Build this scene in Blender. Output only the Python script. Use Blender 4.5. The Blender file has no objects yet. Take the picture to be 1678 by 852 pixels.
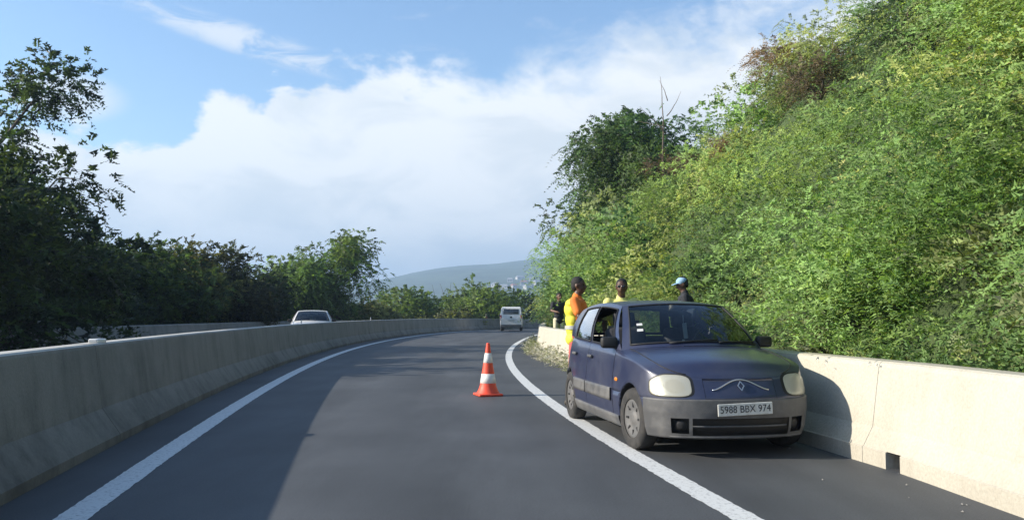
import bpy, bmesh, math, random
import numpy as np
from mathutils import Vector, Matrix, Quaternion

# ------------------------------------------------------------------ camera, sky, sun, exposure
SC = bpy.context.scene
COL = SC.collection
R = math.radians
cam_d = bpy.data.cameras.new('camera')
cam_d.sensor_width = 36.0
cam_d.lens = 36.0 * 1453 / 1678
cam_d.clip_start = 0.05
cam_d.clip_end = 20000
cam = bpy.data.objects.new('camera', cam_d)
COL.objects.link(cam)
cam.location = (0, 0, 1.25)
cam.rotation_euler = (R(90 + 3.505), 0, 0)
SC.camera = cam

SUN_EL = R(25.0)
SUN_AZ = math.atan2(-0.99, -0.10)          # where the sun stands, from +Y towards +X
SKY_STRENGTH = 0.11
sun_d = bpy.data.lights.new('sun', 'SUN')
sun_d.energy = 5.0
sun_d.angle = R(0.55)
sun_d.color = (1.0, 0.91, 0.77)
sun = bpy.data.objects.new('sun', sun_d)
COL.objects.link(sun)
to_sun = Vector((math.sin(SUN_AZ) * math.cos(SUN_EL), math.cos(SUN_AZ) * math.cos(SUN_EL), math.sin(SUN_EL)))
sun.rotation_euler = (-to_sun).to_track_quat('-Z', 'Y').to_euler()
sun.location = (-40, 0, 40)

vs = SC.view_settings
SC.display_settings.display_device = 'sRGB'
vs.view_transform = 'Standard'
vs.look = 'None'
vs.gamma = 1.0
vs.use_curve_mapping = False
vs.exposure = 0.8
SC.cycles.max_bounces = 5
SC.cycles.diffuse_bounces = 2
SC.cycles.glossy_bounces = 3
SC.cycles.transmission_bounces = 4
SC.cycles.transparent_max_bounces = 12
SC.cycles.volume_bounces = 0
SC.cycles.use_denoising = True


def build_world():
    w = bpy.data.worlds.new('World')
    SC.world = w
    w.use_nodes = True
    nt = w.node_tree
    N, L = nt.nodes, nt.links
    N.clear()
    out = N.new('ShaderNodeOutputWorld')
    bg = N.new('ShaderNodeBackground')
    bg.inputs['Strength'].default_value = SKY_STRENGTH
    L.new(bg.outputs[0], out.inputs[0])
    sky = N.new('ShaderNodeTexSky')
    sky.sky_type = 'NISHITA'
    sky.sun_disc = False
    sky.sun_elevation = SUN_EL
    sky.sun_rotation = SUN_AZ % (2 * math.pi)
    sky.air_density = 1.0
    sky.dust_density = 0.6
    sky.ozone_density = 1.6
    tc = N.new('ShaderNodeTexCoord')
    sep = N.new('ShaderNodeSeparateXYZ')
    L.new(tc.outputs['Generated'], sep.inputs[0])

    def math_(op, a, b=None, c=None, clamp=False):
        n = N.new('ShaderNodeMath')
        n.operation = op
        n.use_clamp = clamp
        for i, v in enumerate((a, b, c)):
            if v is None:
                continue
            if isinstance(v, (int, float)):
                n.inputs[i].default_value = v
            else:
                L.new(v, n.inputs[i])
        return n.outputs[0]

    def mapr(v, a, b, c=0.0, d=1.0, smooth=True):
        n = N.new('ShaderNodeMapRange')
        n.interpolation_type = 'SMOOTHSTEP' if smooth else 'LINEAR'
        for i, x in enumerate((v, a, b, c, d)):
            if isinstance(x, (int, float)):
                n.inputs[i].default_value = x
            else:
                L.new(x, n.inputs[i])
        return n.outputs[0]

    def noise(vec, scale, detail=6, rough=0.55, dist=0.0):
        n = N.new('ShaderNodeTexNoise')
        n.inputs['Scale'].default_value = scale
        n.inputs['Detail'].default_value = detail
        n.inputs['Roughness'].default_value = rough
        n.inputs['Distortion'].default_value = dist
        L.new(vec, n.inputs['Vector'])
        return n.outputs[0]

    def stretch(sx, sy, sz, loc=(0, 0, 0), rot=(0, 0, 0)):
        m = N.new('ShaderNodeMapping')
        m.inputs['Scale'].default_value = (sx, sy, sz)
        m.inputs['Location'].default_value = loc
        m.inputs['Rotation'].default_value = rot
        L.new(tc.outputs['Generated'], m.inputs[0])
        return m.outputs[0]

    az = math_('ARCTAN2', sep.outputs[0], sep.outputs[1])
    el = math_('ARCSINE', sep.outputs[2])
    # top of the cloud bank as a function of azimuth
    fc = N.new('ShaderNodeFloatCurve')
    pts = [(-3.14, .24), (-2.2, .22), (-1.4, .30), (-.9, .20), (-.62, .175), (-.46, .18), (-.375, .165), (-.345, .20),
           (-.325, .235), (-.29, .245), (-.235, .254), (-.19, .262), (-.1, .275), (0, .278), (.08, .284), (.15, .302),
           (.3, .328), (.6, .42), (1.0, .34), (1.8, .26), (2.5, .30), (3.14, .24)]
    c = fc.mapping.curves[0]
    c.points[0].location = ((pts[0][0] + math.pi) / (2 * math.pi), pts[0][1])
    c.points[1].location = ((pts[-1][0] + math.pi) / (2 * math.pi), pts[-1][1])
    for a, e in pts[1:-1]:
        c.points.new((a + math.pi) / (2 * math.pi), e)
    fc.mapping.use_clip = False
    fc.mapping.update()
    L.new(mapr(az, -math.pi, math.pi, 0, 1, False), fc.inputs['Value'])
    top = fc.outputs[0]
    n_big = noise(stretch(1, 1, 1.5), 9.0, 9, 0.56, 0.35)
    n_fin = noise(stretch(1, 1, 2.2, (3, 1, 0)), 24, 7, 0.6, 0.15)
    edge = math_('SUBTRACT', top, el)
    edge = math_('MULTIPLY_ADD', math_('SUBTRACT', n_big, .5), .17, edge)
    edge = math_('MULTIPLY_ADD', math_('SUBTRACT', n_fin, .5), .06, edge)
    soft = mapr(az, -.22, .10, .014, .045)
    mask = mapr(edge, math_('MULTIPLY', soft, -.6), soft)
    # high thin streaks
    w1 = noise(stretch(1.0, 1.0, 5.0, (0.3, .2, .1), (0, R(14), 0)), 5.2, 9, 0.62, 0.5)
    w2 = noise(stretch(1.0, 1.0, 3.0, (5, 2, 1)), 2.2, 3, 0.5)
    wisp = math_('MULTIPLY', mapr(w1, .56, .80), mapr(w2, .47, .62))
    # the long streak left of the bank's top
    sx = math_('DIVIDE', math_('SUBTRACT', az, -.292), .13)
    sy = math_('DIVIDE', math_('SUBTRACT', math_('MULTIPLY_ADD', az, .22, el), .226), .017)
    sr = math_('ADD', math_('MULTIPLY', sx, sx), math_('MULTIPLY', sy, sy))
    sn = noise(stretch(1, 1, 3.0, (1, 7, 2), (0, R(-10), 0)), 16, 8, 0.62, 0.6)
    st = math_('MULTIPLY', mapr(sr, 0.0, 1.5, 1, 0), mapr(sn, .42, .66))
    ux = math_('DIVIDE', math_('SUBTRACT', az, -.475), .06)
    uy = math_('DIVIDE', math_('SUBTRACT', el, .218), .026)
    ur = math_('ADD', math_('MULTIPLY', ux, ux), math_('MULTIPLY', uy, uy))
    st2 = math_('MULTIPLY', mapr(ur, 0.0, 1.4, 1, 0), mapr(sn, .22, .52))
    wisp = math_('MAXIMUM', math_('MULTIPLY', wisp, .5), math_('MAXIMUM', math_('MULTIPLY', st, .8), math_('MULTIPLY', st2, .85)))
    # cloud body: white billows, grey-blue undersides lower down
    n_sh = noise(stretch(1, 1, 2.2, (2, 4, 1)), 7.5, 7, 0.55, 0.5)
    low = mapr(el, .03, .17, 1, 0)
    grey = math_('MULTIPLY_ADD', mapr(n_sh, .42, .64), .62, math_('MULTIPLY', low, .45))
    grey = math_('MINIMUM', grey, 1.0)
    lit = N.new('ShaderNodeMix')
    lit.data_type = 'RGBA'
    lit.inputs['A'].default_value = (5.65, 5.85, 6.0, 1)
    lit.inputs['B'].default_value = (3.9, 4.4, 4.85, 1)
    L.new(grey, lit.inputs['Factor'])
    m1 = N.new('ShaderNodeMix')
    m1.data_type = 'RGBA'
    L.new(wisp, m1.inputs['Factor'])
    # the clear sky, a little stronger than the model gives at this sun height
    gain = N.new('ShaderNodeMix')
    gain.data_type = 'RGBA'
    gain.blend_type = 'MULTIPLY'
    gain.inputs['Factor'].default_value = 1
    gain.inputs['B'].default_value = (0.98, 1.10, 1.20, 1)
    L.new(sky.outputs[0], gain.inputs['A'])
    L.new(gain.outputs['Result'], m1.inputs['A'])
    m1.inputs['B'].default_value = (4.9, 5.2, 5.5, 1)
    m2 = N.new('ShaderNodeMix')
    m2.data_type = 'RGBA'
    L.new(mask, m2.inputs['Factor'])
    L.new(m1.outputs['Result'], m2.inputs['A'])
    L.new(lit.outputs['Result'], m2.inputs['B'])
    L.new(m2.outputs['Result'], bg.inputs['Color'])


build_world()


# ------------------------------------------------------------------ helpers
def tag(o, label=None, cat=None, group=None, kind=None):
    if label:
        o['label'] = label
    if cat:
        o['category'] = cat
    if group:
        o['group'] = group
    if kind:
        o['kind'] = kind
    return o


def empty(name, loc=(0, 0, 0), rz=0.0):
    o = bpy.data.objects.new(name, None)
    o.empty_display_size = 0.2
    COL.objects.link(o)
    o.location = loc
    o.rotation_euler = (0, 0, rz)
    return o


def link(name, me, mat=None, parent=None, smooth=False):
    o = bpy.data.objects.new(name, me)
    COL.objects.link(o)
    if mat is not None and len(me.materials) == 0:
        me.materials.append(mat)
    if parent is not None:
        o.parent = parent
    if smooth:
        me.polygons.foreach_set('use_smooth', [True] * len(me.polygons))
    return o


def mesh(name, verts, faces, mat=None, parent=None, smooth=False):
    me = bpy.data.meshes.new(name)
    me.from_pydata([tuple(map(float, v)) for v in verts], [], [tuple(map(int, f)) for f in faces])
    me.update()
    return link(name, me, mat, parent, smooth)


def from_bm(name, bm, mat=None, parent=None, smooth=False):
    me = bpy.data.meshes.new(name)
    bm.normal_update()
    bm.to_mesh(me)
    bm.free()
    return link(name, me, mat, parent, smooth)


def grid(name, P, mat, parent=None, smooth=True, skip=None, flip=False):
    """P: array nu x nv x 3 -> quad sheet; skip(i, j) drops a cell."""
    nu, nv = P.shape[:2]
    F = []
    for i in range(nu - 1):
        for j in range(nv - 1):
            if skip and skip(i, j):
                continue
            q = (i * nv + j, i * nv + j + 1, (i + 1) * nv + j + 1, (i + 1) * nv + j)
            F.append(q[::-1] if flip else q)
    return mesh(name, P.reshape(-1, 3), F, mat, parent, smooth)


def add_box(bm, c, s, rot=None, bevel=0.0, seg=2):
    m = Matrix.Translation(c) @ (rot.to_4x4() if rot is not None else Matrix.Identity(4)) @ Matrix.Diagonal((s[0], s[1], s[2], 1))
    r = bmesh.ops.create_cube(bm, size=1.0, matrix=m)
    if bevel > 0:
        es = {e for v in r['verts'] for e in v.link_edges}
        bmesh.ops.bevel(bm, geom=list(es), offset=bevel, segments=seg, profile=0.5, affect='EDGES')


def tube_data(path, rad, sides=8, cap=True):
    path = [Vector(p) for p in path]
    n = len(path)
    rads = [rad] * n if isinstance(rad, (int, float)) else list(rad)
    V, F = [], []
    up = None
    for i, p in enumerate(path):
        t = (path[min(i + 1, n - 1)] - path[max(i - 1, 0)]).normalized()
        if up is None:
            up = Vector((0, 0, 1)) if abs(t.z) < 0.9 else Vector((1, 0, 0))
        a = t.cross(up)
        if a.length < 1e-5:
            a = t.orthogonal()
        a.normalize()
        b = a.cross(t).normalized()
        up = b
        for k in range(sides):
            an = 2 * math.pi * k / sides
            V.append(p + (a * math.cos(an) + b * math.sin(an)) * rads[i])
    for i in range(n - 1):
        for k in range(sides):
            k2 = (k + 1) % sides
            F.append((i * sides + k, i * sides + k2, (i + 1) * sides + k2, (i + 1) * sides + k))
    if cap:
        F.append(tuple(range(sides))[::-1])
        F.append(tuple((n - 1) * sides + k for k in range(sides)))
    return V, F


def tube(name, path, rad, mat, parent=None, sides=8):
    V, F = tube_data(path, rad, sides)
    return mesh(name, V, F, mat, parent, True)


def lathe_data(prof, seg=24, axis='z', c=(0, 0, 0)):
    V, F = [], []
    for (r, h) in prof:
        for k in range(seg):
            a = 2 * math.pi * k / seg
            if axis == 'z':
                V.append((c[0] + r * math.cos(a), c[1] + r * math.sin(a), c[2] + h))
            else:
                V.append((c[0] + r * math.cos(a), c[1] + h, c[2] + r * math.sin(a)))
    for i in range(len(prof) - 1):
        for k in range(seg):
            k2 = (k + 1) % seg
            F.append((i * seg + k, i * seg + k2, (i + 1) * seg + k2, (i + 1) * seg + k))
    return V, F


def smoothstep(a, b, x):
    t = np.clip((np.asarray(x, float) - a) / (b - a), 0, 1)
    return t * t * (3 - 2 * t)


# ------------------------------------------------------------------ materials
MATS = {}


def mat_nodes(name):
    m = bpy.data.materials.new(name)
    m.use_nodes = True
    nt = m.node_tree
    b = nt.nodes['Principled BSDF']
    MATS[name] = m
    return m, nt, b


def simple(name, col, rough=0.6, metal=0.0, coat=0.0, spec=0.5, var=0.0, scale=8.0, bump=0.0, bscale=60.0, dirt=None, dscale=3.0, damt=0.5):
    m, nt, b = mat_nodes(name)
    N, L = nt.nodes, nt.links
    b.inputs['Base Color'].default_value = (*col, 1)
    b.inputs['Roughness'].default_value = rough
    b.inputs['Metallic'].default_value = metal
    b.inputs['Coat Weight'].default_value = coat
    b.inputs['Coat Roughness'].default_value = 0.12
    b.inputs['Specular IOR Level'].default_value = spec
    tc = N.new('ShaderNodeTexCoord')
    cur = None
    if var > 0:
        n = N.new('ShaderNodeTexNoise')
        n.inputs['Scale'].default_value = scale
        n.inputs['Detail'].default_value = 6
        L.new(tc.outputs['Object'], n.inputs['Vector'])
        mr = N.new('ShaderNodeMapRange')
        mr.inputs[1].default_value = 0.3
        mr.inputs[2].default_value = 0.7
        mr.inputs[3].default_value = 1 - var
        mr.inputs[4].default_value = 1 + var
        L.new(n.outputs[0], mr.inputs[0])
        mx = N.new('ShaderNodeMix')
        mx.data_type = 'RGBA'
        mx.blend_type = 'MULTIPLY'
        mx.inputs['Factor'].default_value = 1
        mx.inputs['A'].default_value = (*col, 1)
        L.new(mr.outputs[0], mx.inputs['B'])
        cur = mx.outputs['Result']
    if dirt is not None:
        n = N.new('ShaderNodeTexNoise')
        n.inputs['Scale'].default_value = dscale
        n.inputs['Detail'].default_value = 9
        n.inputs['Roughness'].default_value = 0.65
        L.new(tc.outputs['Object'], n.inputs['Vector'])
        mr = N.new('ShaderNodeMapRange')
        mr.inputs[1].default_value = 0.42
        mr.inputs[2].default_value = 0.70
        mr.inputs[3].default_value = 0
        mr.inputs[4].default_value = damt
        L.new(n.outputs[0], mr.inputs[0])
        mx = N.new('ShaderNodeMix')
        mx.data_type = 'RGBA'
        L.new(mr.outputs[0], mx.inputs['Factor'])
        if cur is None:
            mx.inputs['A'].default_value = (*col, 1)
        else:
            L.new(cur, mx.inputs['A'])
        mx.inputs['B'].default_value = (*dirt, 1)
        cur = mx.outputs['Result']
        rr = N.new('ShaderNodeMapRange')
        rr.inputs[3].default_value = rough
        rr.inputs[4].default_value = min(1, rough + 0.45)
        L.new(mr.outputs[0], rr.inputs[0])
        L.new(rr.outputs[0], b.inputs['Roughness'])
    if cur is not None:
        L.new(cur, b.inputs['Base Color'])
    if bump > 0:
        n = N.new('ShaderNodeTexNoise')
        n.inputs['Scale'].default_value = bscale
        n.inputs['Detail'].default_value = 4
        L.new(tc.outputs['Object'], n.inputs['Vector'])
        bp = N.new('ShaderNodeBump')
        bp.inputs['Strength'].default_value = bump
        bp.inputs['Distance'].default_value = 0.01
        L.new(n.outputs[0], bp.inputs['Height'])
        L.new(bp.outputs[0], b.inputs['Normal'])
    return m


def leaf_material(name):
    m, nt, b = mat_nodes(name)
    N, L = nt.nodes, nt.links
    at = N.new('ShaderNodeAttribute')
    at.attribute_name = 'Col'
    b.inputs['Roughness'].default_value = 0.5
    b.inputs['Specular IOR Level'].default_value = 0.2
    L.new(at.outputs['Color'], b.inputs['Base Color'])
    tr = N.new('ShaderNodeBsdfTranslucent')
    # a leaf shades partly with the clump it belongs to
    an = N.new('ShaderNodeAttribute')
    an.attribute_name = 'Nrm'
    ge = N.new('ShaderNodeNewGeometry')
    mv = N.new('ShaderNodeMix')
    mv.data_type = 'VECTOR'
    mv.inputs['Factor'].default_value = 0.70
    L.new(ge.outputs['Normal'], mv.inputs[4])
    L.new(an.outputs['Vector'], mv.inputs[5])
    nm = N.new('ShaderNodeVectorMath')
    nm.operation = 'NORMALIZE'
    L.new(mv.outputs[1], nm.inputs[0])
    L.new(nm.outputs[0], b.inputs['Normal'])
    hs = N.new('ShaderNodeMix')
    hs.data_type = 'RGBA'
    hs.blend_type = 'MULTIPLY'
    hs.inputs['Factor'].default_value = 1
    hs.inputs['B'].default_value = (1.25, 1.3, 0.6, 1)
    L.new(at.outputs['Color'], hs.inputs['A'])
    L.new(hs.outputs['Result'], tr.inputs['Color'])
    ms = N.new('ShaderNodeMixShader')
    ms.inputs[0].default_value = 0.38
    L.new(b.outputs[0], ms.inputs[1])
    L.new(tr.outputs[0], ms.inputs[2])
    L.new(ms.outputs[0], N['Material Output'].inputs['Surface'])
    return m


def glass_material(name, tint=(0.55, 0.62, 0.60), rough=0.02, refl=1.0):
    m = bpy.data.materials.new(name)
    m.use_nodes = True
    nt = m.node_tree
    N, L = nt.nodes, nt.links
    N.clear()
    out = N.new('ShaderNodeOutputMaterial')
    t = N.new('ShaderNodeBsdfTransparent')
    t.inputs[0].default_value = (*tint, 1)
    g = N.new('ShaderNodeBsdfGlossy')
    g.inputs['Roughness'].default_value = rough
    g.inputs['Color'].default_value = (0.95, 0.97, 1, 1)
    fr = N.new('ShaderNodeFresnel')
    fr.inputs[0].default_value = 1.5
    mu = N.new('ShaderNodeMath')
    mu.operation = 'MULTIPLY'
    mu.use_clamp = True
    mu.inputs[1].default_value = refl
    L.new(fr.outputs[0], mu.inputs[0])
    ms = N.new('ShaderNodeMixShader')
    L.new(mu.outputs[0], ms.inputs[0])
    L.new(t.outputs[0], ms.inputs[1])
    L.new(g.outputs[0], ms.inputs[2])
    L.new(ms.outputs[0], out.inputs[0])
    return m


def concrete(name, col, stain, streak=0.35, seam=0.0):
    m, nt, b = mat_nodes(name)
    N, L = nt.nodes, nt.links
    b.inputs['Roughness'].default_value = 0.85
    b.inputs['Specular IOR Level'].default_value = 0.25
    geo = N.new('ShaderNodeNewGeometry')
    mp = N.new('ShaderNodeMapping')
    mp.inputs['Scale'].default_value = (1, 1, 0.12)
    L.new(geo.outputs['Position'], mp.inputs[0])
    n1 = N.new('ShaderNodeTexNoise')
    n1.inputs['Scale'].default_value = 4.0
    n1.inputs['Detail'].default_value = 8
    n1.inputs['Roughness'].default_value = 0.6
    L.new(mp.outputs[0], n1.inputs['Vector'])
    n2 = N.new('ShaderNodeTexNoise')
    n2.inputs['Scale'].default_value = 1.3
    n2.inputs['Detail'].default_value = 8
    n2.inputs['Roughness'].default_value = 0.65
    L.new(geo.outputs['Position'], n2.inputs['Vector'])
    n3 = N.new('ShaderNodeTexNoise')
    n3.inputs['Scale'].default_value = 45
    n3.inputs['Detail'].default_value = 6
    L.new(geo.outputs['Position'], n3.inputs['Vector'])

    def mr(src, a, bb, c, d):
        n = N.new('ShaderNodeMapRange')
        for i, v in enumerate((None, a, bb, c, d)):
            if v is not None:
                n.inputs[i].default_value = v
        L.new(src, n.inputs[0])
        return n.outputs[0]
    a1 = mr(n1.outputs[0], 0.48, 0.75, 0, streak)
    a2 = mr(n2.outputs[0], 0.45, 0.72, 0, streak)
    ad = N.new('ShaderNodeMath')
    ad.operation = 'ADD'
    ad.use_clamp = True
    L.new(a1, ad.inputs[0])
    L.new(a2, ad.inputs[1])
    # grime splashed up from the road along the wall's foot
    sp = N.new('ShaderNodeSeparateXYZ')
    L.new(geo.outputs['Position'], sp.inputs[0])
    nz = N.new('ShaderNodeMath')
    nz.operation = 'MULTIPLY_ADD'
    nz.inputs[1].default_value = -0.5
    L.new(n2.outputs[0], nz.inputs[0])
    L.new(sp.outputs[2], nz.inputs[2])
    gr = mr(nz.outputs[0], -0.25, 0.16, seam, 0)
    ad2 = N.new('ShaderNodeMath')
    ad2.operation = 'ADD'
    ad2.use_clamp = True
    L.new(ad.outputs[0], ad2.inputs[0])
    L.new(gr, ad2.inputs[1])
    mx = N.new('ShaderNodeMix')
    mx.data_type = 'RGBA'
    mx.inputs['A'].default_value = (*col, 1)
    mx.inputs['B'].default_value = (*stain, 1)
    L.new(ad2.outputs[0], mx.inputs['Factor'])
    m2 = N.new('ShaderNodeMix')
    m2.data_type = 'RGBA'
    m2.blend_type = 'MULTIPLY'
    m2.inputs['Factor'].default_value = 1
    L.new(mx.outputs['Result'], m2.inputs['A'])
    L.new(mr(n3.outputs[0], 0.3, 0.7, 0.9, 1.08), m2.inputs['B'])
    L.new(m2.outputs['Result'], b.inputs['Base Color'])
    bp = N.new('ShaderNodeBump')
    bp.inputs['Strength'].default_value = 0.35
    bp.inputs['Distance'].default_value = 0.012
    L.new(n3.outputs[0], bp.inputs['Height'])
    L.new(bp.outputs[0], b.inputs['Normal'])
    return m


def asphalt(name):
    m, nt, b = mat_nodes(name)
    N, L = nt.nodes, nt.links
    geo = N.new('ShaderNodeNewGeometry')
    n1 = N.new('ShaderNodeTexNoise')
    n1.inputs['Scale'].default_value = 70
    n1.inputs['Detail'].default_value = 5
    n1.inputs['Roughness'].default_value = 0.7
    L.new(geo.outputs['Position'], n1.inputs['Vector'])
    mp = N.new('ShaderNodeMapping')
    mp.inputs['Scale'].default_value = (1.0, 0.18, 1)
    mp.inputs['Rotation'].default_value = (0, 0, R(-7))
    L.new(geo.outputs['Position'], mp.inputs[0])
    n2 = N.new('ShaderNodeTexNoise')
    n2.inputs['Scale'].default_value = 1.6
    n2.inputs['Detail'].default_value = 7
    n2.inputs['Roughness'].default_value = 0.6
    L.new(mp.outputs[0], n2.inputs['Vector'])
    n4 = N.new('ShaderNodeTexNoise')
    n4.inputs['Scale'].default_value = 2.3
    n4.inputs['Detail'].default_value = 9
    n4.inputs['Roughness'].default_value = 0.7
    L.new(geo.outputs['Position'], n4.inputs['Vector'])
    n3 = N.new('ShaderNodeTexNoise')
    n3.inputs['Scale'].default_value = 0.5
    n3.inputs['Detail'].default_value = 8
    L.new(geo.outputs['Position'], n3.inputs['Vector'])

    def ramp(src, lo, hi, c0, c1):
        r = N.new('ShaderNodeMapRange')
        r.data_type = 'FLOAT'
        r.inputs[1].default_value = lo
        r.inputs[2].default_value = hi
        r.inputs[3].default_value = c0
        r.inputs[4].default_value = c1
        L.new(src, r.inputs[0])
        return r.outputs[0]

    def mul(a, c):
        n = N.new('ShaderNodeMath')
        n.operation = 'MULTIPLY'
        L.new(a, n.inputs[0])
        L.new(c, n.inputs[1])
        return n.outputs[0]
    v = mul(mul(ramp(n1.outputs[0], .3, .7, .72, 1.3), ramp(n2.outputs[0], .3, .7, .80, 1.2)), ramp(n3.outputs[0], .35, .65, .85, 1.15))
    mx = N.new('ShaderNodeMix')
    mx.data_type = 'RGBA'
    mx.blend_type = 'MULTIPLY'
    mx.inputs['Factor'].default_value = 1
    mx.inputs['A'].default_value = (0.060, 0.064, 0.069, 1)
    # wheel tracks worn paler and a darker oily strip between them, from the distance to the right edge line
    at = N.new('ShaderNodeAttribute')
    at.attribute_name = 'lat'

    def op(o, a_, b_):
        n = N.new('ShaderNodeMath')
        n.operation = o
        for i_, q in enumerate((a_, b_)):
            if isinstance(q, (int, float)):
                n.inputs[i_].default_value = q
            else:
                L.new(q, n.inputs[i_])
        return n.outputs[0]
    wob = ramp(n2.outputs[0], .2, .8, -.25, .25)
    lat = op('ADD', at.outputs['Fac'], wob)
    tr = op('ADD', ramp(op('ABSOLUTE', op('ADD', lat, 1.15), 0), .12, .42, .13, 0), ramp(op('ABSOLUTE', op('ADD', lat, 2.75), 0), .12, .42, .13, 0))
    oil = ramp(op('ABSOLUTE', op('ADD', lat, 1.95), 0), .05, .40, .16, 0)
    spots = ramp(n4.outputs[0], .66, .72, 0, .35)
    v = op('MULTIPLY', v, op('SUBTRACT', op('ADD', 1.0, tr), op('ADD', oil, spots)))
    L.new(v, mx.inputs['B'])
    L.new(mx.outputs['Result'], b.inputs['Base Color'])
    b.inputs['Roughness'].default_value = 0.72
    b.inputs['Specular IOR Level'].default_value = 0.4
    bp = N.new('ShaderNodeBump')
    bp.inputs['Strength'].default_value = 0.5
    bp.inputs['Distance'].default_value = 0.006
    L.new(n1.outputs[0], bp.inputs['Height'])
    L.new(bp.outputs[0], b.inputs['Normal'])
    return m


def worn_paint(name):
    m, nt, b = mat_nodes(name)
    N, L = nt.nodes, nt.links
    geo = N.new('ShaderNodeNewGeometry')
    n = N.new('ShaderNodeTexNoise')
    n.inputs['Scale'].default_value = 26
    n.inputs['Detail'].default_value = 9
    n.inputs['Roughness'].default_value = 0.75
    L.new(geo.outputs['Position'], n.inputs['Vector'])
    r = N.new('ShaderNodeMapRange')
    r.inputs[1].default_value = .52
    r.inputs[2].default_value = .68
    L.new(n.outputs[0], r.inputs[0])
    mx = N.new('ShaderNodeMix')
    mx.data_type = 'RGBA'
    mx.inputs['A'].default_value = (0.62, 0.63, 0.62, 1)
    mx.inputs['B'].default_value = (0.16, 0.16, 0.165, 1)
    L.new(r.outputs[0], mx.inputs['Factor'])
    L.new(mx.outputs['Result'], b.inputs['Base Color'])
    b.inputs['Roughness'].default_value = 0.6
    return m


M_ASPH = asphalt('asphalt')
M_PAINT = worn_paint('road paint')
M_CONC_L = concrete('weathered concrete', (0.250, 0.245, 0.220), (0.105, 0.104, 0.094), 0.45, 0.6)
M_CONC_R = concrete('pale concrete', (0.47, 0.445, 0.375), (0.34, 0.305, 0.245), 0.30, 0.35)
M_SOIL = simple('dry soil', (0.085, 0.075, 0.045), 0.95, var=0.35, scale=1.5, bump=0.6, bscale=9)
M_LIT_TOP = concrete('sunlit top concrete', (0.50, 0.49, 0.45), (0.30, 0.29, 0.26), 0.4, 0.0)  # same concrete in a paler colour, sunlight painted into the barrier's top
M_HILL = simple('overgrown soil', (0.045, 0.070, 0.022), 0.95, var=0.4, scale=1.2, bump=0.8, bscale=5)
M_FAR = simple('far hillside', (0.06, 0.085, 0.04), 0.95, var=0.45, scale=0.02)
M_LEAF = leaf_material('leaf')
M_BARK = simple('bark', (0.10, 0.08, 0.06), 0.9, var=0.35, scale=12, bump=0.6, bscale=25)
M_DRYBARK = simple('dry twig', (0.13, 0.10, 0.075), 0.9, var=0.3, scale=12)


# ------------------------------------------------------------------ the road's plan
PR = [-2.39562598e-05, 4.70698670e-03, -2.02750780e-01, 2.41509239e+00]
PL = [1.18962209e-05, 1.64881745e-03, -1.91356624e-01, -1.69542281e+00]


def graph(P, y0, y1, rad):
    d = np.polyder(P)

    def f(y):
        y = np.asarray(y, float)
        yc = np.clip(y, y0, y1)
        v = np.polyval(P, yc)
        v = v + np.where(y < y0, (y - y0) * np.polyval(d, y0), 0)
        e = np.maximum(y - y1, 0)
        return v + e * np.polyval(d, y1) + e * e / (2 * rad)
    return f


XR = graph(PR, 5.5, 48.0, 170.0)       # right edge line
XL = graph(PL, 5.5, 60.0, 185.0)       # left edge line


def ZR(y):                              # the road falls away gently in the distance
    e = np.maximum(np.asarray(y, float) - 55, 0)
    return -0.00016 * e * e


def wall_r(y):                          # foot of the right-hand wall
    return XR(y) + np.interp(y, [0, 4.5, 7, 12, 21, 29, 60, 200], [1.55, 1.62, 1.85, 1.80, 1.28, 0.82, 0.9, 1.2])


def wall_l(y):                          # foot of the central barrier
    return XL(y) - np.interp(y, [0, 6, 17, 40, 200], [0.58, 0.58, 0.68, 0.72, 0.72])


def wall_far(y):                        # foot of the barrier across the other carriageway
    return wall_l(y) - np.interp(y, [0, 30, 60, 200], [7.3, 7.0, 6.6, 6.6])


YS = np.concatenate([np.arange(-14, 4, 1.0), np.arange(4, 60, 0.5), np.arange(60, 150.1, 1.5)])


YF = np.concatenate([np.arange(-14, 3, 1.0), np.arange(3, 30, 0.035), np.arange(30, 60, 0.5), np.arange(60, 150.1, 1.5)])
_er = np.random.default_rng(44)


def ragged(f, amp=.0028):
    j = _er.normal(0, amp, len(YF))
    j = j + .6 * np.roll(j, 1)
    return lambda y: f(y) + (j if len(np.atleast_1d(y)) == len(YF) else 0)


def ribbon(name, fx0, fx1, dz, mat, parent=None, ys=YS, cols=2):
    P = np.zeros((len(ys), cols, 3))
    for j in range(cols):
        k = j / (cols - 1)
        P[:, j, 0] = fx0(ys) * (1 - k) + fx1(ys) * k
        P[:, j, 1] = ys
        P[:, j, 2] = ZR(ys) + dz
    return grid(name, P, mat, parent, smooth=True, flip=True)


# the ground: one sheet out to the horizon
gy = np.concatenate([[-1100, -600, -60], np.arange(-20, 151, 5.0), [200, 300, 500, 900, 2000, 3100]])
gx = np.array([-3700, -1500, -300, -80, -40, -20, 0, 20, 40, 80, 300, 1500, 3700.0])
G = np.zeros((len(gy), len(gx), 3))
G[:, :, 0] = gx[None, :]
G[:, :, 1] = gy[:, None]
G[:, :, 2] = (ZR(np.clip(gy, -20, 150)) - 0.06)[:, None]
tag(grid('ground', G, M_SOIL, flip=True), kind='structure')

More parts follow.
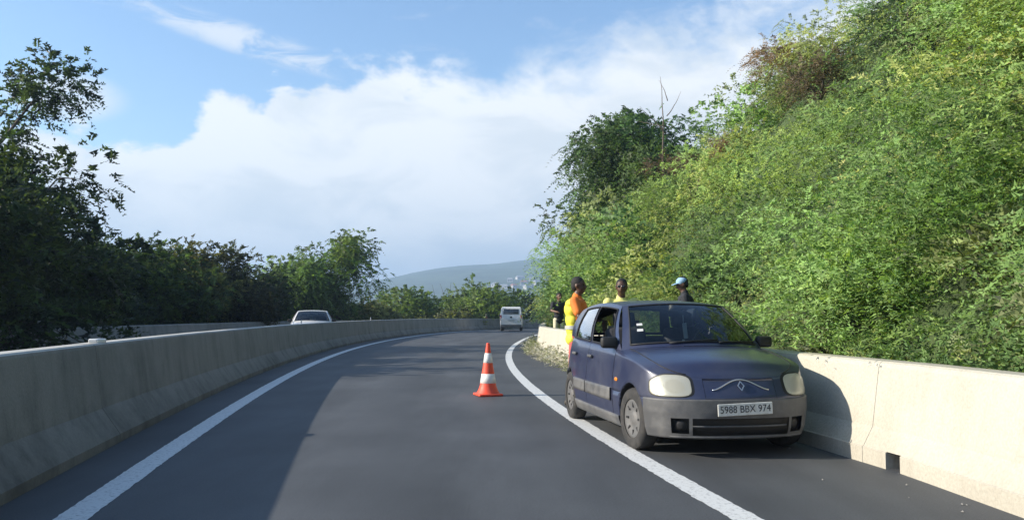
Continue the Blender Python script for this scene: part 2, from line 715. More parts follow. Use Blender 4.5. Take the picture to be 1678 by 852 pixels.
road = ribbon('road', lambda y: wall_l(y) - 0.1, lambda y: wall_r(y) + 0.1, 0.0, M_ASPH, cols=30)
tag(road, kind='structure')
la = road.data.attributes.new('lat', 'FLOAT', 'POINT')
la.data.foreach_set('value', [v.co.x - float(XR(v.co.y)) for v in road.data.vertices])
road2 = ribbon('opposite_road', lambda y: wall_far(y) - 0.1, lambda y: wall_l(y) - 0.5, 0.0, M_ASPH, cols=8)
tag(road2, kind='structure')
ribbon('edge_line', ragged(lambda y: XR(y) - 0.095), ragged(lambda y: XR(y) + 0.095), 0.004, M_PAINT, road, ys=YF)
ribbon('edge_line', ragged(lambda y: XL(y) - 0.105), ragged(lambda y: XL(y) + 0.105), 0.004, M_PAINT, road, ys=YF)
ribbon('edge_line', lambda y: wall_l(y) - 1.25, lambda y: wall_l(y) - 1.05, 0.004, M_PAINT, road2)
ribbon('edge_line', lambda y: wall_far(y) + 1.0, lambda y: wall_far(y) + 1.2, 0.004, M_PAINT, road2)
for y0 in np.arange(2, 120, 9.0):
    ribbon('lane_dash', lambda y: (wall_far(y) + wall_l(y)) / 2 - 0.07, lambda y: (wall_far(y) + wall_l(y)) / 2 + 0.07, 0.004, M_PAINT,
           road2, ys=np.linspace(y0, y0 + 3, 5))


# ------------------------------------------------------------------ concrete barriers, cast in panels
def barrier(name, foot, side, prof, y_list, mat, label, notch=None, lit_top=False):
    """side +1: the wall's body lies to the right of its foot line; prof: (inward offset, height) from the road foot over the top to the back."""
    root = empty(name, (float(foot(y_list[0])), y_list[0], 0))
    base = Vector(root.location)
    tag(root, label, 'barrier')
    rng = np.random.default_rng(sum(map(ord, name)))
    for k in range(len(y_list) - 1):
        a, b = y_list[k] + (0.001 if side > 0 else 0.003), y_list[k + 1] - (0.001 if side > 0 else 0.003)
        ys = list(np.linspace(a, b, max(4, int((b - a) / 0.8))))
        nt = None
        if notch and a < notch[0] < b:
            nt = notch
            ys = sorted([y for y in ys if not nt[0] - .04 < y < nt[1] + .04] + [nt[0] - .004, nt[0], nt[1], nt[1] + .004])
        rows = []
        dz = rng.uniform(-0.002, 0.002)
        dx = rng.uniform(-0.002, 0.002)
        for y in ys:
            row = []
            e = 0.05
            t = Vector((float(foot(y + e) - foot(y - e)), 2 * e, 0)).normalized()
            nrm = Vector((t.y, -t.x, 0)) * side
            inn = nt and nt[0] - .001 <= y <= nt[1] + .001
            for q, (o, h) in enumerate(prof):
                oo = o
                if inn and q < 2:
                    oo = o + 0.30
                if inn and q == 1:
                    oo = prof[2][0] + 0.28
                hh = h
                p = Vector((float(foot(y)), y, float(ZR(y)))) + nrm * (oo + dx) + Vector((0, 0, hh + (dz if h > 0.1 else -0.03 if h == 0 else 0)))
                row.append(p - base)
            rows.append(row)
        n = len(prof)
        V = [p for r in rows for p in r]
        F = []
        for i in range(len(rows) - 1):
            for j in range(n - 1):
                q = (i * n + j, i * n + j + 1, (i + 1) * n + j + 1, (i + 1) * n + j)
                F.append(q if side > 0 else q[::-1])
        F.append(tuple(range(n)) if side < 0 else tuple(range(n))[::-1])
        F.append(tuple((len(rows) - 1) * n + j for j in range(n)) if side > 0 else tuple((len(rows) - 1) * n + j for j in range(n))[::-1])
        po = mesh('panel', V, F, mat, root)
        if lit_top:  # upward faces get the paler colour that stands for the sunlit rim
            po.data.materials.append(M_LIT_TOP)
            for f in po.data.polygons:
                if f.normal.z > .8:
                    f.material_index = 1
    return root


prof_r = [(0, 0), (0.0, 0.13), (0.012, 0.138), (0.10, 0.30), (0.17, 0.80), (0.185, 0.835), (0.21, 0.85), (0.40, 0.85), (0.425, 0.835), (0.44, 0.80), (0.5, 0.0)]
prof_l = [(0, 0), (0.0, 0.08), (0.17, 0.33), (0.25, 0.92), (0.26, 0.945), (0.285, 0.96), (0.46, 0.96), (0.48, 0.945), (0.49, 0.92), (0.57, 0.33), (0.74, 0.08), (0.74, 0)]
prof_f = [(0, 0), (0.0, 0.08), (0.17, 0.33), (0.25, 0.80), (0.27, 0.83), (0.30, 0.85), (0.45, 0.85), (0.48, 0.83), (0.5, 0.80), (0.55, 0.0)]
barrier('concrete_wall', wall_r, 1, prof_r, [-12, -6, 0, 7.62, 13.6, 19.6, 25.6, 31.6, 37.6, 43.6, 50, 57, 65, 74, 84, 95, 108, 122], M_CONC_R,
        'pale sunlit concrete wall along the right shoulder, with a square drain hole at its foot', notch=(7.08, 7.27))
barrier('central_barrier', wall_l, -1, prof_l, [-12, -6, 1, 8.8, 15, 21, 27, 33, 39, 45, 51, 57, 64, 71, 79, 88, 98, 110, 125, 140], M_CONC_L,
        'shaded grey concrete barrier along the left of the lane, sunlit along its top edge', lit_top=True)
barrier('roadside_barrier', wall_far, -1, prof_f, [-12, -4, 4, 12, 20, 28, 36, 44, 52, 60, 70, 82, 96, 112, 130], M_CONC_L,
        'low grey concrete barrier across the opposite carriageway, at the foot of the dark trees')


# ------------------------------------------------------------------ the cut slope on the right
def hill_z(y, d):
    """height of the bare slope at lateral distance d behind the wall's foot."""
    y = np.asarray(y, float)
    d = np.asarray(d, float)
    shelf = np.interp(y, [0, 9, 12, 30, 34, 60], [0.5, 0.55, 1.5, 1.4, .9, .9])
    e = np.maximum(d - shelf, 0)
    steep = np.minimum(e, 5.5) * np.interp(y, [0, 15, 30, 45, 70], [1.22, 1.30, 1.20, 1.20, 1.0])
    back = np.maximum(e - 5.5, 0) * np.interp(y, [0, 20, 40], [.65, .42, .3])
    lump = 0.6 * np.sin(y * 0.55 + 1.3 * np.sin(d * .7)) * np.sin(d * 0.9 + y * .23) * np.clip(e / 2, 0, 1)
    return np.where(d < 0.45, 0.05, 0.16) + steep + back + lump + ZR(y)


hy = np.concatenate([np.arange(-14, 70, 1.0), np.arange(70, 131, 4.0)])
hd = np.concatenate([[0.40, 0.46], np.arange(0.6, 9, 0.5), [10, 12, 15, 20, 30, 60]])
HP = np.zeros((len(hy), len(hd), 3))
HP[:, :, 1] = hy[:, None]
HP[:, :, 0] = wall_r(hy)[:, None] + hd[None, :]
HP[:, :, 2] = hill_z(hy[:, None], hd[None, :])
HP[:, -1, 2] = HP[:, -2, 2] - 2
HP[-1, :, 2] = np.minimum(HP[-1, :, 2], -0.8)
tag(grid('hill_slope', HP, M_HILL, flip=True), kind='structure')


# ------------------------------------------------------------------ far hills and their houses
def ridge(x):
    return np.interp(x, [-3500, -1500, -900, -362, -210, -120, 77, 300, 700, 1500, 4000],
                     [25, 30, 45, 74, 108, 120, 135, 148, 155, 150, 140])


def far_z(x, y):
    f = smoothstep(700, 2250, y) * np.interp(y, [2250, 2300, 3000], [1, 1, .9])
    n = 4 * np.sin(x * .011 + 1) + 3 * np.sin(x * .023 + y * .006) + 2.0 * np.sin(y * .021 + x * .017)
    return ridge(x) * f + n * smoothstep(750, 1100, y) * (1 - .5 * f) - 1.6


fx = np.linspace(-3200, 3600, 120)
fy = np.concatenate([np.linspace(650, 2300, 46), [2600, 3000]])
FP = np.zeros((len(fy), len(fx), 3))
FP[:, :, 0] = fx[None, :]
FP[:, :, 1] = fy[:, None]
FP[:, :, 2] = far_z(fx[None, :], fy[:, None])
tag(grid('far_hills', FP, M_FAR, flip=True), kind='structure')

M_HWALL = simple('house render', (0.42, 0.41, 0.39), 0.85, var=0.1, scale=0.4)
M_HROOF = simple('house roof', (0.30, 0.30, 0.30), 0.6)
M_HROOF2 = simple('rust red house roof', (0.30, 0.12, 0.08), 0.7)
M_HWIN = simple('house window', (0.05, 0.06, 0.07), 0.2)
HOUSES = [(812, 470, 16, 8, 0, 'leftmost small white house low on the far blue hillside'),
          (825, 473, 22, 7, 0, 'wide white house low on the far hillside just above the van'),
          (836, 462, 14, 8, 0, 'small white house high in the far hillside cluster, above the wide one'),
          (842, 472, 12, 7, 1, 'small red-roofed house right of the wide white house on the far hillside'),
          (852, 458, 20, 8, 0, 'long white house at the upper middle of the far hillside cluster'),
          (858, 467, 16, 9, 1, 'red-roofed white house below the long one on the far hillside'),
          (866, 473, 20, 8, 0, 'lowest white house at the right of the far hillside cluster'),
          (872, 461, 14, 8, 0, 'white house near the right end of the far hillside cluster'),
          (880, 466, 18, 8, 0, 'rightmost white house on the far hillside, beside the green slope'),
          (797, 476, 14, 7, 0, 'lowest left white house on the far hillside, over the bushes')]


def house(px, py, w, h, red, label):
    w, h = w * .6, h * .42
    ax = (px - 839) / 1453.0
    el = (515 - py) / 1453.0
    y = 900.0
    while y < 2200 and float(far_z(ax * y, y)) < el * y + 1.25:
        y += 5
    x = ax * y
    z = float(far_z(x, y))
    root = empty('house', (x, y, z), R(random.Random(px).uniform(-35, 35)))
    tag(root, label, 'house', 'houses on the far hillside')
    bm = bmesh.new()
    add_box(bm, (0, 0, h / 2 - 3), (w, 9, h + 6))
    from_bm('wall', bm, M_HWALL, root)
    V = [(-w / 2 - .6, -5.2, h), (w / 2 + .6, -5.2, h), (w / 2 + .6, 5.2, h), (-w / 2 - .6, 5.2, h), (-w / 2 + 1.5, 0, h + 2.6), (w / 2 - 1.5, 0, h + 2.6)]
    mesh('roof', V, [(0, 1, 5, 4), (1, 2, 5), (2, 3, 4, 5), (3, 0, 4), (3, 2, 1, 0)], M_HROOF2 if red else M_HROOF, root)
    for i in range(max(2, int(w / 5))):
        bm = bmesh.new()
        add_box(bm, (-w / 2 + 2.5 + i * (w - 5) / max(1, int(w / 5) - 1), -4.52, h * .55), (1.6, .1, 1.8))
        from_bm('window', bm, M_HWIN, root)


for hrow in HOUSES:
    house(*hrow)


# ------------------------------------------------------------------ foliage: many pinnate leaves
class Leaves:
    def __init__(self, k=3):
        self.V, self.C, self.N, self.k = [], [], [], k     # k corners to a leaflet

    def sprays(self, P, D, rng, length=(.3, .5), n=14, ll=.09, lw=.026, droop=.5, col=(.09, .15, .035), jit=.25, nrm=None):
        """compound leaves growing from P along D, each with n leaflets in two rows."""
        m = len(P)
        if m == 0:
            return
        P = np.asarray(P, float)
        D = np.asarray(D, float)
        D = D / (np.linalg.norm(D, axis=1, keepdims=True) + 1e-9)
        Ln = rng.uniform(length[0], length[1], m)
        up = np.array([0, 0, 1.0])
        S = np.cross(D, up) + rng.normal(0, .35, (m, 3))
        S -= (S * D).sum(1, keepdims=True) * D
        S /= np.linalg.norm(S, axis=1, keepdims=True) + 1e-9
        t = (np.arange(n) // 2 + 0.8) / (n / 2.0)
        sg = np.where(np.arange(n) % 2 == 0, 1.0, -1.0)
        dr = rng.uniform(.4, 1.3, m) * droop
        base = P[:, None, :] + D[:, None, :] * (t[None, :, None] * Ln[:, None, None])
        base[:, :, 2] -= dr[:, None] * Ln[:, None] * t[None, :] ** 2
        axis = S[:, None, :] * sg[None, :, None] * .85 + D[:, None, :] * .6 + rng.normal(0, .28, (m, n, 3))
        axis[:, :, 2] -= .25 * droop
        axis /= np.linalg.norm(axis, axis=2, keepdims=True)
        nn = np.cross(axis, D[:, None, :] + rng.normal(0, .3, (m, n, 3)))
        nn /= np.linalg.norm(nn, axis=2, keepdims=True) + 1e-9
        wv = np.cross(axis, nn)
        wv /= np.linalg.norm(wv, axis=2, keepdims=True) + 1e-9
        size = rng.uniform(.7, 1.25, (m, n, 1)) * (1 - .35 * np.abs(t - .45) / .55)[None, :, None]
        a = base
        tipp = base + axis * ll * size
        mid = base + axis * ll * .40 * size + nn * (.10 * ll)
        if self.k == 4:
            q = np.stack([a, mid + wv * lw * size, tipp, mid - wv * lw * size], axis=2)
        else:
            q = np.stack([a + axis * ll * .12 + wv * lw * size, tipp, a + axis * ll * .12 - wv * lw * size], axis=2)
        self.V.append(q.reshape(-1, 3))
        nr = D if nrm is None else nrm
        nr = nr[:, None, :] + rng.normal(0, .22, (m, n, 3))
        nr = nr / (np.linalg.norm(nr, axis=2, keepdims=True) + 1e-9)
        self.N.append(np.repeat(nr.reshape(-1, 3), self.k, axis=0))
        col = np.asarray(col, float)
        cc = np.broadcast_to(col, (m, 3)) * (1 + rng.normal(0, jit, (m, 1)))
        cc = cc[:, None, :] * (1 + rng.normal(0, jit * .5, (m, n, 1)))
        cc = np.clip(cc, .006, .6)
        self.C.append(np.repeat(cc.reshape(-1, 3), self.k, axis=0))

    def dome(self, c, r, rng, count, col, squash=.8, full=False, fill=.55, lean=None, **kw):
        """a bushy lump: sprays start inside an uneven ellipsoid and grow outwards."""
        u = rng.normal(0, 1, (count, 3))
        if not full:
            u[:, 2] = np.abs(u[:, 2]) - .15
        u /= np.linalg.norm(u, axis=1, keepdims=True)
        k = rng.uniform(fill, 1.0, (count, 1)) ** .8
        ph = rng.uniform(0, 6.28, 4)
        lump = 1 + .20 * np.sin(4 * u[:, :1] + ph[0]) * np.sin(5 * u[:, 1:2] + ph[1]) + .16 * np.sin(7 * u[:, 2:] + ph[2]) * np.sin(6 * u[:, :1] + ph[3])
        rr = np.array([r, r, r * squash]) if np.isscalar(r) else np.asarray(r, float)
        P = np.asarray(c) + u * k * lump * rr
        nv = u + (0 if lean is None else np.asarray(lean))
        self.sprays(P, u * 1.0 + rng.normal(0, .45, (count, 3)) + np.array([0, 0, .25]), rng, col=col, nrm=nv, **kw)

    def clip(self, off=(0, 0, 0)):
        """drop leaflets that would pass through the right-hand wall."""
        k = self.k
        V = np.concatenate(self.V)
        W = V.reshape(-1, k, 3) + np.asarray(off, float)
        lat = W[:, :, 0] - wall_r(W[:, :, 1])
        keep = np.repeat(~((lat < .50) & (W[:, :, 2] < .90)).any(axis=1), k)
        self.V = [V[keep]]
        self.C = [np.concatenate(self.C)[keep]]
        self.N = [np.concatenate(self.N)[keep]]

    def build(self, name, mat, parent=None, base=(0, 0, 0)):
        V = np.concatenate(self.V) - np.asarray(base, float)
        C = np.concatenate(self.C)
        k = self.k
        nq = len(V) // k
        me = bpy.data.meshes.new(name)
        me.vertices.add(len(V))
        me.vertices.foreach_set('co', V.astype(np.float32).ravel())
        me.loops.add(nq * k)
        me.loops.foreach_set('vertex_index', np.arange(nq * k, dtype=np.int32))
        me.polygons.add(nq)
        me.polygons.foreach_set('loop_start', np.arange(0, nq * k, k, dtype=np.int32))
        me.polygons.foreach_set('loop_total', np.full(nq, k, dtype=np.int32))
        me.update(calc_edges=True)
        at = me.attributes.new('Col', 'FLOAT_COLOR', 'POINT')
        at.data.foreach_set('color', np.concatenate([C, np.ones((len(C), 1))], 1).astype(np.float32).ravel())
        na = me.attributes.new('Nrm', 'FLOAT_VECTOR', 'POINT')
        na.data.foreach_set('vector', np.concatenate(self.N).astype(np.float32).ravel())
        return link(name, me, mat, parent)


def limb_path(p0, d, length, rng, n=6, wob=.16, up=.1):
    pts = [Vector(p0)]
    d = Vector(d).normalized()
    for i in range(n):
        d = (d + Vector(rng.normal(0, wob, 3)) + Vector((0, 0, up * .3))).normalized()
        pts.append(pts[-1] + d * (length / n))
    return pts


def tree(name, label, cat, loc, h, rad, seed, col, group=None, sprays=1300, leaf=(.13, .04), spl=(.4, .7), trunk_h=.35, trunk_r=.12, limbs=7,
         squash=.8, jit=.3, droop=.5, fill=.25, lean=(0, 0), clumps=3, n=14, crownz=None):
    """tapered trunk, forking limbs, and leaf clumps carried at the limbs' ends."""
    rng = np.random.default_rng(seed)
    root = empty(name, loc)
    tag(root, label, cat, group)
    tv, tf = [], []

    def add(path, r0, r1, sides=7):
        rr = [r0 + (r1 - r0) * i / (len(path) - 1) for i in range(len(path))]
        v, f = tube_data(path, rr, sides)
        o = len(tv)
        tv.extend(v)
        tf.extend([tuple(i + o for i in q) for q in f])
    th = h * trunk_h
    tp = limb_path((0, 0, -.15), (lean[0] * .3, lean[1] * .3, 1), th + .15, rng, 5, .07)
    add(tp, trunk_r, trunk_r * .7, 9)
    top = tp[-1]
    Lv = Leaves()
    cc = []
    for k in range(limbs):
        an = 2 * math.pi * (k + rng.uniform(-.3, .3)) / limbs
        el = rng.uniform(.15, 1.25)
        d = Vector((math.cos(an) * math.cos(el) + lean[0] * .5, math.sin(an) * math.cos(el) + lean[1] * .5, math.sin(el)))
        reach = rng.uniform(.68, .92) / math.sqrt((math.cos(el) / rad) ** 2 + (math.sin(el) / (h - th)) ** 2)
        st = tp[-1 - int(rng.integers(0, 3))]
        lp = limb_path(st, d, reach, rng)
        add(lp, trunk_r * .5, trunk_r * .10, 6)
        for q in range(clumps):
            i = int(rng.integers(2, len(lp)))
            d2 = Vector(rng.normal(0, 1, 3))
            d2.z = abs(d2.z) * .5
            sp = limb_path(lp[i], d2, rad * rng.uniform(.22, .45), rng, 4)
            add(sp, trunk_r * .16, trunk_r * .04, 5)
            cc.append(sp[-1])
        cc.append(lp[-1])
    pal = np.asarray(col, float)
    per = max(6, int(sprays / len(cc)))
    for c in cc:
        r = rad * rng.uniform(.26, .44)
        tint = pal * rng.uniform(.75, 1.3) * np.array([rng.uniform(.9, 1.15), 1, rng.uniform(.8, 1.1)])
        Lv.dome(np.array(c), r, rng, int(per * rng.uniform(.6, 1.4)), tint, squash=squash, full=True, fill=fill, lean=(np.array(c) - np.array(top)) / max(rad, .1) * .5, length=spl, n=n, ll=leaf[0], lw=leaf[1],
                jit=jit, droop=droop)
    mesh('trunk', tv, tf, M_BARK, root, True)
    Lv.build('crown', M_LEAF, root)
    return root


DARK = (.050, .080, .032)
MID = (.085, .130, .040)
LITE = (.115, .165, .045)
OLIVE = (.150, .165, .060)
GT = 'trees behind the far barrier'
# (x, y, height, crown radius, seed, colour, label); the row beyond the other carriageway
ROW = [
    (-18.5, 30.0, 17.0, 3.3, 11, DARK, 'tall dark feathery tree at the left edge of the picture, branches against blue sky', dict(sprays=1700, trunk_h=.36, limbs=9, droop=.6, fill=.35, trunk_r=.2)),
    (-18.7, 33.5, 6.4, 2.8, 12, DARK, 'dark rounded tree in shade, just right of the tall feathery one', dict(sprays=1900, trunk_h=.16, fill=.1)),
    (-18.9, 38.5, 5.7, 2.9, 13, DARK, 'dark tree with an uneven top, second hump right of the tall tree', dict(sprays=1700, trunk_h=.16)),
    (-17.2, 41.5, 5.8, 2.8, 14, MID, 'green-topped tree over the shaded bank, left of the pale yellowish one', dict(sprays=1500, trunk_h=.16)),
    (-17.2, 46.5, 6.1, 2.7, 15, OLIVE, 'pale yellowish-green tree in the middle of the left row', dict(sprays=1500, trunk_h=.16)),
    (-15.8, 48.0, 5.3, 2.5, 16, (.07, .075, .035), 'brownish pointed tree behind the white car', dict(sprays=1400, trunk_h=.16)),
    (-15.6, 53.0, 4.0, 2.5, 17, DARK, 'low dark tree left of the bright rounded tree', dict(sprays=1300, trunk_h=.14)),
    (-13.3, 63.0, 7.7, 3.7, 18, (.135, .215, .062), 'bright green rounded tree standing alone at the right end of the left row', dict(sprays=3500, trunk_h=.26, limbs=10, fill=.3, droop=.7)),
    (-13.6, 20.8, 8.6, 3.2, 19, DARK, 'dark tree past the left edge of the picture that shades the lane', dict(sprays=1700, trunk_h=.14, limbs=9)),
    (-13.2, 16.7, 8.2, 2.5, 22, DARK, 'dark tree outside the picture on the left, nearest the camera, shading the lane', dict(sprays=1500, trunk_h=.14, limbs=9)),
    (-16.6, 26.0, 8.0, 2.9, 20, DARK, 'dark tree at the far left, lowest in front of the tall feathery one', dict(sprays=1700, trunk_h=.12, limbs=9)),
]
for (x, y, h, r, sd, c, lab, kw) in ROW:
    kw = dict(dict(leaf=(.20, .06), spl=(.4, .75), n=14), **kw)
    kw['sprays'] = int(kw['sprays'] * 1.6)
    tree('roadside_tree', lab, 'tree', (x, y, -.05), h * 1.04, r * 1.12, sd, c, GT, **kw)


def bush(name, label, loc, r, seed, col, count, group=None, cat='shrub', stems=5, squash=.85, **kw):
    rng = np.random.default_rng(seed)
    root = empty(name, loc)
    tag(root, label, cat, group)
    tv, tf = [], []
    for k in range(stems):
        an = rng.uniform(0, 6.28)
        lp = limb_path((0, 0, -.1), (math.cos(an) * .7, math.sin(an) * .7, 1), r * .95, rng, 5)
        v, f = tube_data(lp, [.03 * (1 - i / 6) + .006 for i in range(len(lp))], 5)
        o = len(tv)
        tv.extend(v)
        tf.extend([tuple(i + o for i in q) for q in f])
    mesh('stem', tv, tf, M_BARK, root, True)
    Lv = Leaves()
    lobes = 5
    for k in range(lobes):
        o = rng.normal(0, .38, 3) * r
        o[2] = abs(o[2]) * .8
        tint = np.asarray(col) * rng.uniform(.8, 1.25)
        Lv.dome(o, r * rng.uniform(.5, .75), rng, count // lobes, tint, squash=squash, **kw)
    if loc[0] > 1 and loc[1] < 60:
        Lv.clip(loc)
    Lv.build('foliage', M_LEAF, root)
    return root


# the bank of undergrowth below the left row: dense, uncountable
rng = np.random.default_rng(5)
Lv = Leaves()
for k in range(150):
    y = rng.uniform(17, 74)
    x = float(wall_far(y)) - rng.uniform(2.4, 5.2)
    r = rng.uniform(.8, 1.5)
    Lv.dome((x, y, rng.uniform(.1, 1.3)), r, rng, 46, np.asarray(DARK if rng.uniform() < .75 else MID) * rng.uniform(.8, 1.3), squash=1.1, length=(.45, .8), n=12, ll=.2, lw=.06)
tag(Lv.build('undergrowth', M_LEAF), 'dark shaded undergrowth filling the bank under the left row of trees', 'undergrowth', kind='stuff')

# bushes past the bend
BEND = [(-9.3, 68, 2.0, 31, (.20, .20, .075), 'yellow-green bush just right of the bright rounded tree'),
        (-8.6, 80, 3.3, 32, LITE, 'sunlit bush left in the clump past the bend'),
        (-6.6, 87, 5.4, 33, (.10, .16, .048), 'tallest bush of the clump past the bend, dark at its crest'),
        (-3.6, 85, 4.2, 34, LITE, 'bright bush in the middle of the clump past the bend'),
        (-2.6, 92, 4.6, 35, (.10, .15, .048), 'dark bush in the clump just left of the van'),
        (-5.2, 78, 1.8, 36, OLIVE, 'low pale bush in front of the clump past the bend'),
        (0.6, 104, 3.6, 37, DARK, 'dark bush behind the van'),
        (6.6, 122, 3.8, 38, MID, 'distant bush right of the van, past the wall')]
for (x, y, r, sd, c, lab) in BEND:
    x = x - .4
    bush('bush', lab, (x, y, float(ZR(y)) - .1), r, sd, np.array(c) * 1.25, 1300, 'bushes past the bend', length=(.5, .9), n=12, ll=.26, lw=.085, jit=.3)


# ------------------------------------------------------------------ the thicket on the right slope
def slope_pt(y, d, lift=0.0):
    return np.array([float(wall_r(y)) + d, y, float(hill_z(y, d)) + lift])


rng = np.random.default_rng(77)
Lv = Leaves()
PAL = [(.33, .445, .125), (.265, .39, .115), (.21, .34, .105), (.155, .265, .094), (.37, .43, .14), (.24, .295, .13)]
OUTW = np.array([-.75, -.1, .65])
for k in range(1210):
    low = 1000 <= k < 1130                      # the fringe just behind the wall, close by
    big = 690 <= k < 1000
    y = 1.0 + 71 * rng.uniform() ** (1.3 if k % 4 else 2.1)
    d = .85 + 9.6 * rng.uniform() ** 1.1
    if low:
        y, d = rng.uniform(3.4, 11), .5 + 2.6 * rng.uniform() ** 1.2
    if slope_pt(y, d)[0] / y > .85:
        continue
    r = rng.uniform(.22, .48) if low else (rng.uniform(.75, 1.65) if big else rng.uniform(.45, .85)) * (1 if y < 40 else 1.2)
    if big and y > 16 and d > 4.5:
        r = min(r, .95)
    d = max(d, .42 + r * 1.05 if y > 4.5 or low else 1.2 + r)        # nothing hangs over the wall
    if 11.5 < y < 31:
        d = max(d, 1.35 + r)
    p = slope_pt(y, d)
    # patches of one kind of plant, larger than a bush
    patch = .5 + .5 * math.sin(y * .42 + 2 * math.sin(d * .6)) * math.sin(d * .85 + y * .19 + 1.0)
    i = int(np.clip(patch * 5.2 + rng.normal(0, 1.0), 0, 5))
    col = np.array(PAL[5 - i]) * (rng.uniform(.8, 1.4) if big else rng.uniform(.72, 1.0) if not low else rng.uniform(.7, 1.1))  # low plants coloured darker, painting in the shadow between the big shrubs
    kind = rng.uniform()
    fine = y < 24
    if kind < .80 or (y < 15 and kind > .90):
        kw = dict(length=(.30, .60), n=22 if fine else 18, ll=.060, lw=.0125, droop=.9)
    elif kind < .94:
        kw = dict(length=(.22, .42), n=14, ll=.080, lw=.020, droop=.6)
    else:
        kw = dict(length=(.18, .34), n=8, ll=.12, lw=.038, droop=.5)
    if not fine:
        kw['ll'] *= 1.5
        kw['lw'] *= 1.9
        kw['n'] = max(8, kw['n'] - 4)
        kw['length'] = (.40, .75)
    dens = 1.0 if fine else .62
    if big:
        c0 = p + OUTW * r * .48
        for q in range(5):
            o = rng.normal(0, .42, 3) * r
            rr = r * rng.uniform(.42, .70)
            Lv.dome(c0 + o, rr, rng, int(72 * rr * rr / .6 * dens) + 8, col * rng.uniform(.88, 1.14), squash=.85, fill=.55, jit=.09, lean=OUTW * .15 + o / r * .6, **kw)
    else:
        Lv.dome(p + OUTW * r * .2, r, rng, int((50 if not low else 110) * r * r / .6 * dens) + 8, col, squash=.8, fill=.45, jit=.15, lean=OUTW * .3, **kw)
Lv.clip()
tag(Lv.build('slope_thicket', M_LEAF), 'dense feathery green thicket covering the steep slope right of the road', 'thicket', kind='stuff')

GS = 'shrubs standing out of the right-hand thicket'
FEA = dict(length=(.30, .55), n=20, ll=.062, lw=.014, droop=.9)
BRO = dict(length=(.20, .36), n=12, ll=.085, lw=.028, droop=.5)
BROWN = (.16, .105, .062)
SHR = [
    (9.5, 3.4, .5, 1.1, 51, (.15, .20, .038), FEA, 'bright yellow-green feathery shrub at the right edge, halfway up the slope'),
    (12.0, 4.2, .6, 1.3, 52, (.14, .19, .036), FEA, 'large light-green feathery shrub above the car roof, right of the brown patches'),
    (8.0, 1.5, .2, .55, 53, (.13, .16, .06), BRO, 'pale broad-leaved shrub leaning over the wall top near the drain hole'),
    (6.6, 1.3, .1, .45, 54, (.12, .14, .07), BRO, 'grey-green leafy shrub on the wall top at the right edge'),
    (10.3, 1.3, .1, .5, 55, (.10, .12, .06), BRO, 'low leafy shrub on the wall top just right of the blue car'),
    (13.5, 6.3, .5, 1.0, 56, (.14, .16, .05), FEA, 'pale green shrub near the top right corner of the slope'),
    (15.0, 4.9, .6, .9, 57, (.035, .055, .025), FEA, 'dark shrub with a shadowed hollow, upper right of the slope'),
    (22.5, 6.1, .75, 1.0, 58, BROWN, FEA, 'reddish-brown withered shrub high on the slope, near the skyline'),
    (26.5, 5.6, 1.15, .8, 59, BROWN, FEA, 'brown withered shrub on the skyline left of the red-brown one'),
    (30.0, 5.3, 1.15, .9, 60, (.11, .075, .05), FEA, 'brownish dry shrub on the skyline right of the bare branch'),
    (33.0, 3.4, 1.15, .9, 61, (.11, .085, .05), FEA, 'brown-tinged shrub halfway up, right of the dark tree at the slope end'),
    (19.0, 5.2, 1.15, .8, 62, (.09, .07, .045), FEA, 'grey-brown dry shrub under the red-brown withered one'),
    (28.0, 2.2, .3, .9, 63, (.12, .18, .036), FEA, 'bright green shrub low on the slope behind the workers'),
    (20.0, 2.3, .2, .9, 64, (.11, .17, .036), FEA, 'light green shrub behind the person in the pale blue cap'),
    (16.5, 2.3, .2, .8, 65, (.05, .09, .03), BRO, 'dark green shrub low on the slope over the blue car windscreen'),
    (24.5, 4.0, .6, 1.2, 66, (.10, .15, .036), FEA, 'rounded mid-green shrub in the middle of the slope, above the workers'),
]
for (y, d, lift, r, sd, c, kw, lab) in SHR:
    p = slope_pt(y, d, lift)
    g = None
    bush('shrub', lab, tuple(p), r, sd, np.array(c) * 1.7, int(480 * r * r) + 140, GS, jit=.25, **kw)

# two taller trees closing the slope at the bend, and a bare branch on the skyline
p = slope_pt(41.0, 5.2)
tree('slope_tree', 'dark green tree closing the left end of the slope, above the workers', 'tree', tuple(p + np.array([0, 0, -1.2])), 7.9, 3.9, 71, (.085, .150, .052), None,
     sprays=6500, clumps=5, leaf=(.16, .05), spl=(.4, .7), trunk_h=.12, limbs=10, droop=.9, fill=.2, lean=(-.05, -.1))
p = slope_pt(45.0, 4.3)
tree('slope_tree', 'lower dark tree at the bend, under the taller one at the slope end', 'tree', tuple(p + np.array([0, 0, -.6])), 5.8, 3.2, 72, (.085, .150, .052), None,
     sprays=4500, clumps=5, leaf=(.17, .055), spl=(.4, .7), trunk_h=.1, limbs=9, droop=.8, fill=.2)
p = slope_pt(36.5, 5.2)
tree('slope_tree', 'dark spreading tree on the skyline below the bare branch', 'tree', tuple(p + np.array([0, 0, -.6])), 3.8, 2.5, 73, (.085, .150, .052), None,
     sprays=3500, clumps=4, leaf=(.15, .05), spl=(.35, .6), trunk_h=.1, limbs=8, droop=.8, fill=.2)
rng = np.random.default_rng(9)
bp = slope_pt(35.5, 5.0)
tv, tf = [], []
for (dx, dz, L_, r0, off) in [(.06, 1, 4.2, .045, 0), (-.8, .55, 1.5, .03, 1.7), (.7, .8, 1.1, .022, 2.4), (-.5, .9, .9, .02, 3.0), (-.9, .2, 1.3, .022, 2.0)]:
    lp = limb_path((0.06 * off, 0, off), (dx, 0, dz), L_, rng, 7, .12)
    v, f = tube_data(lp, [r0 * (1 - .85 * i / 7) for i in range(8)], 6)
    o = len(tv)
    tv.extend(v)
    tf.extend([tuple(i + o for i in q) for q in f])
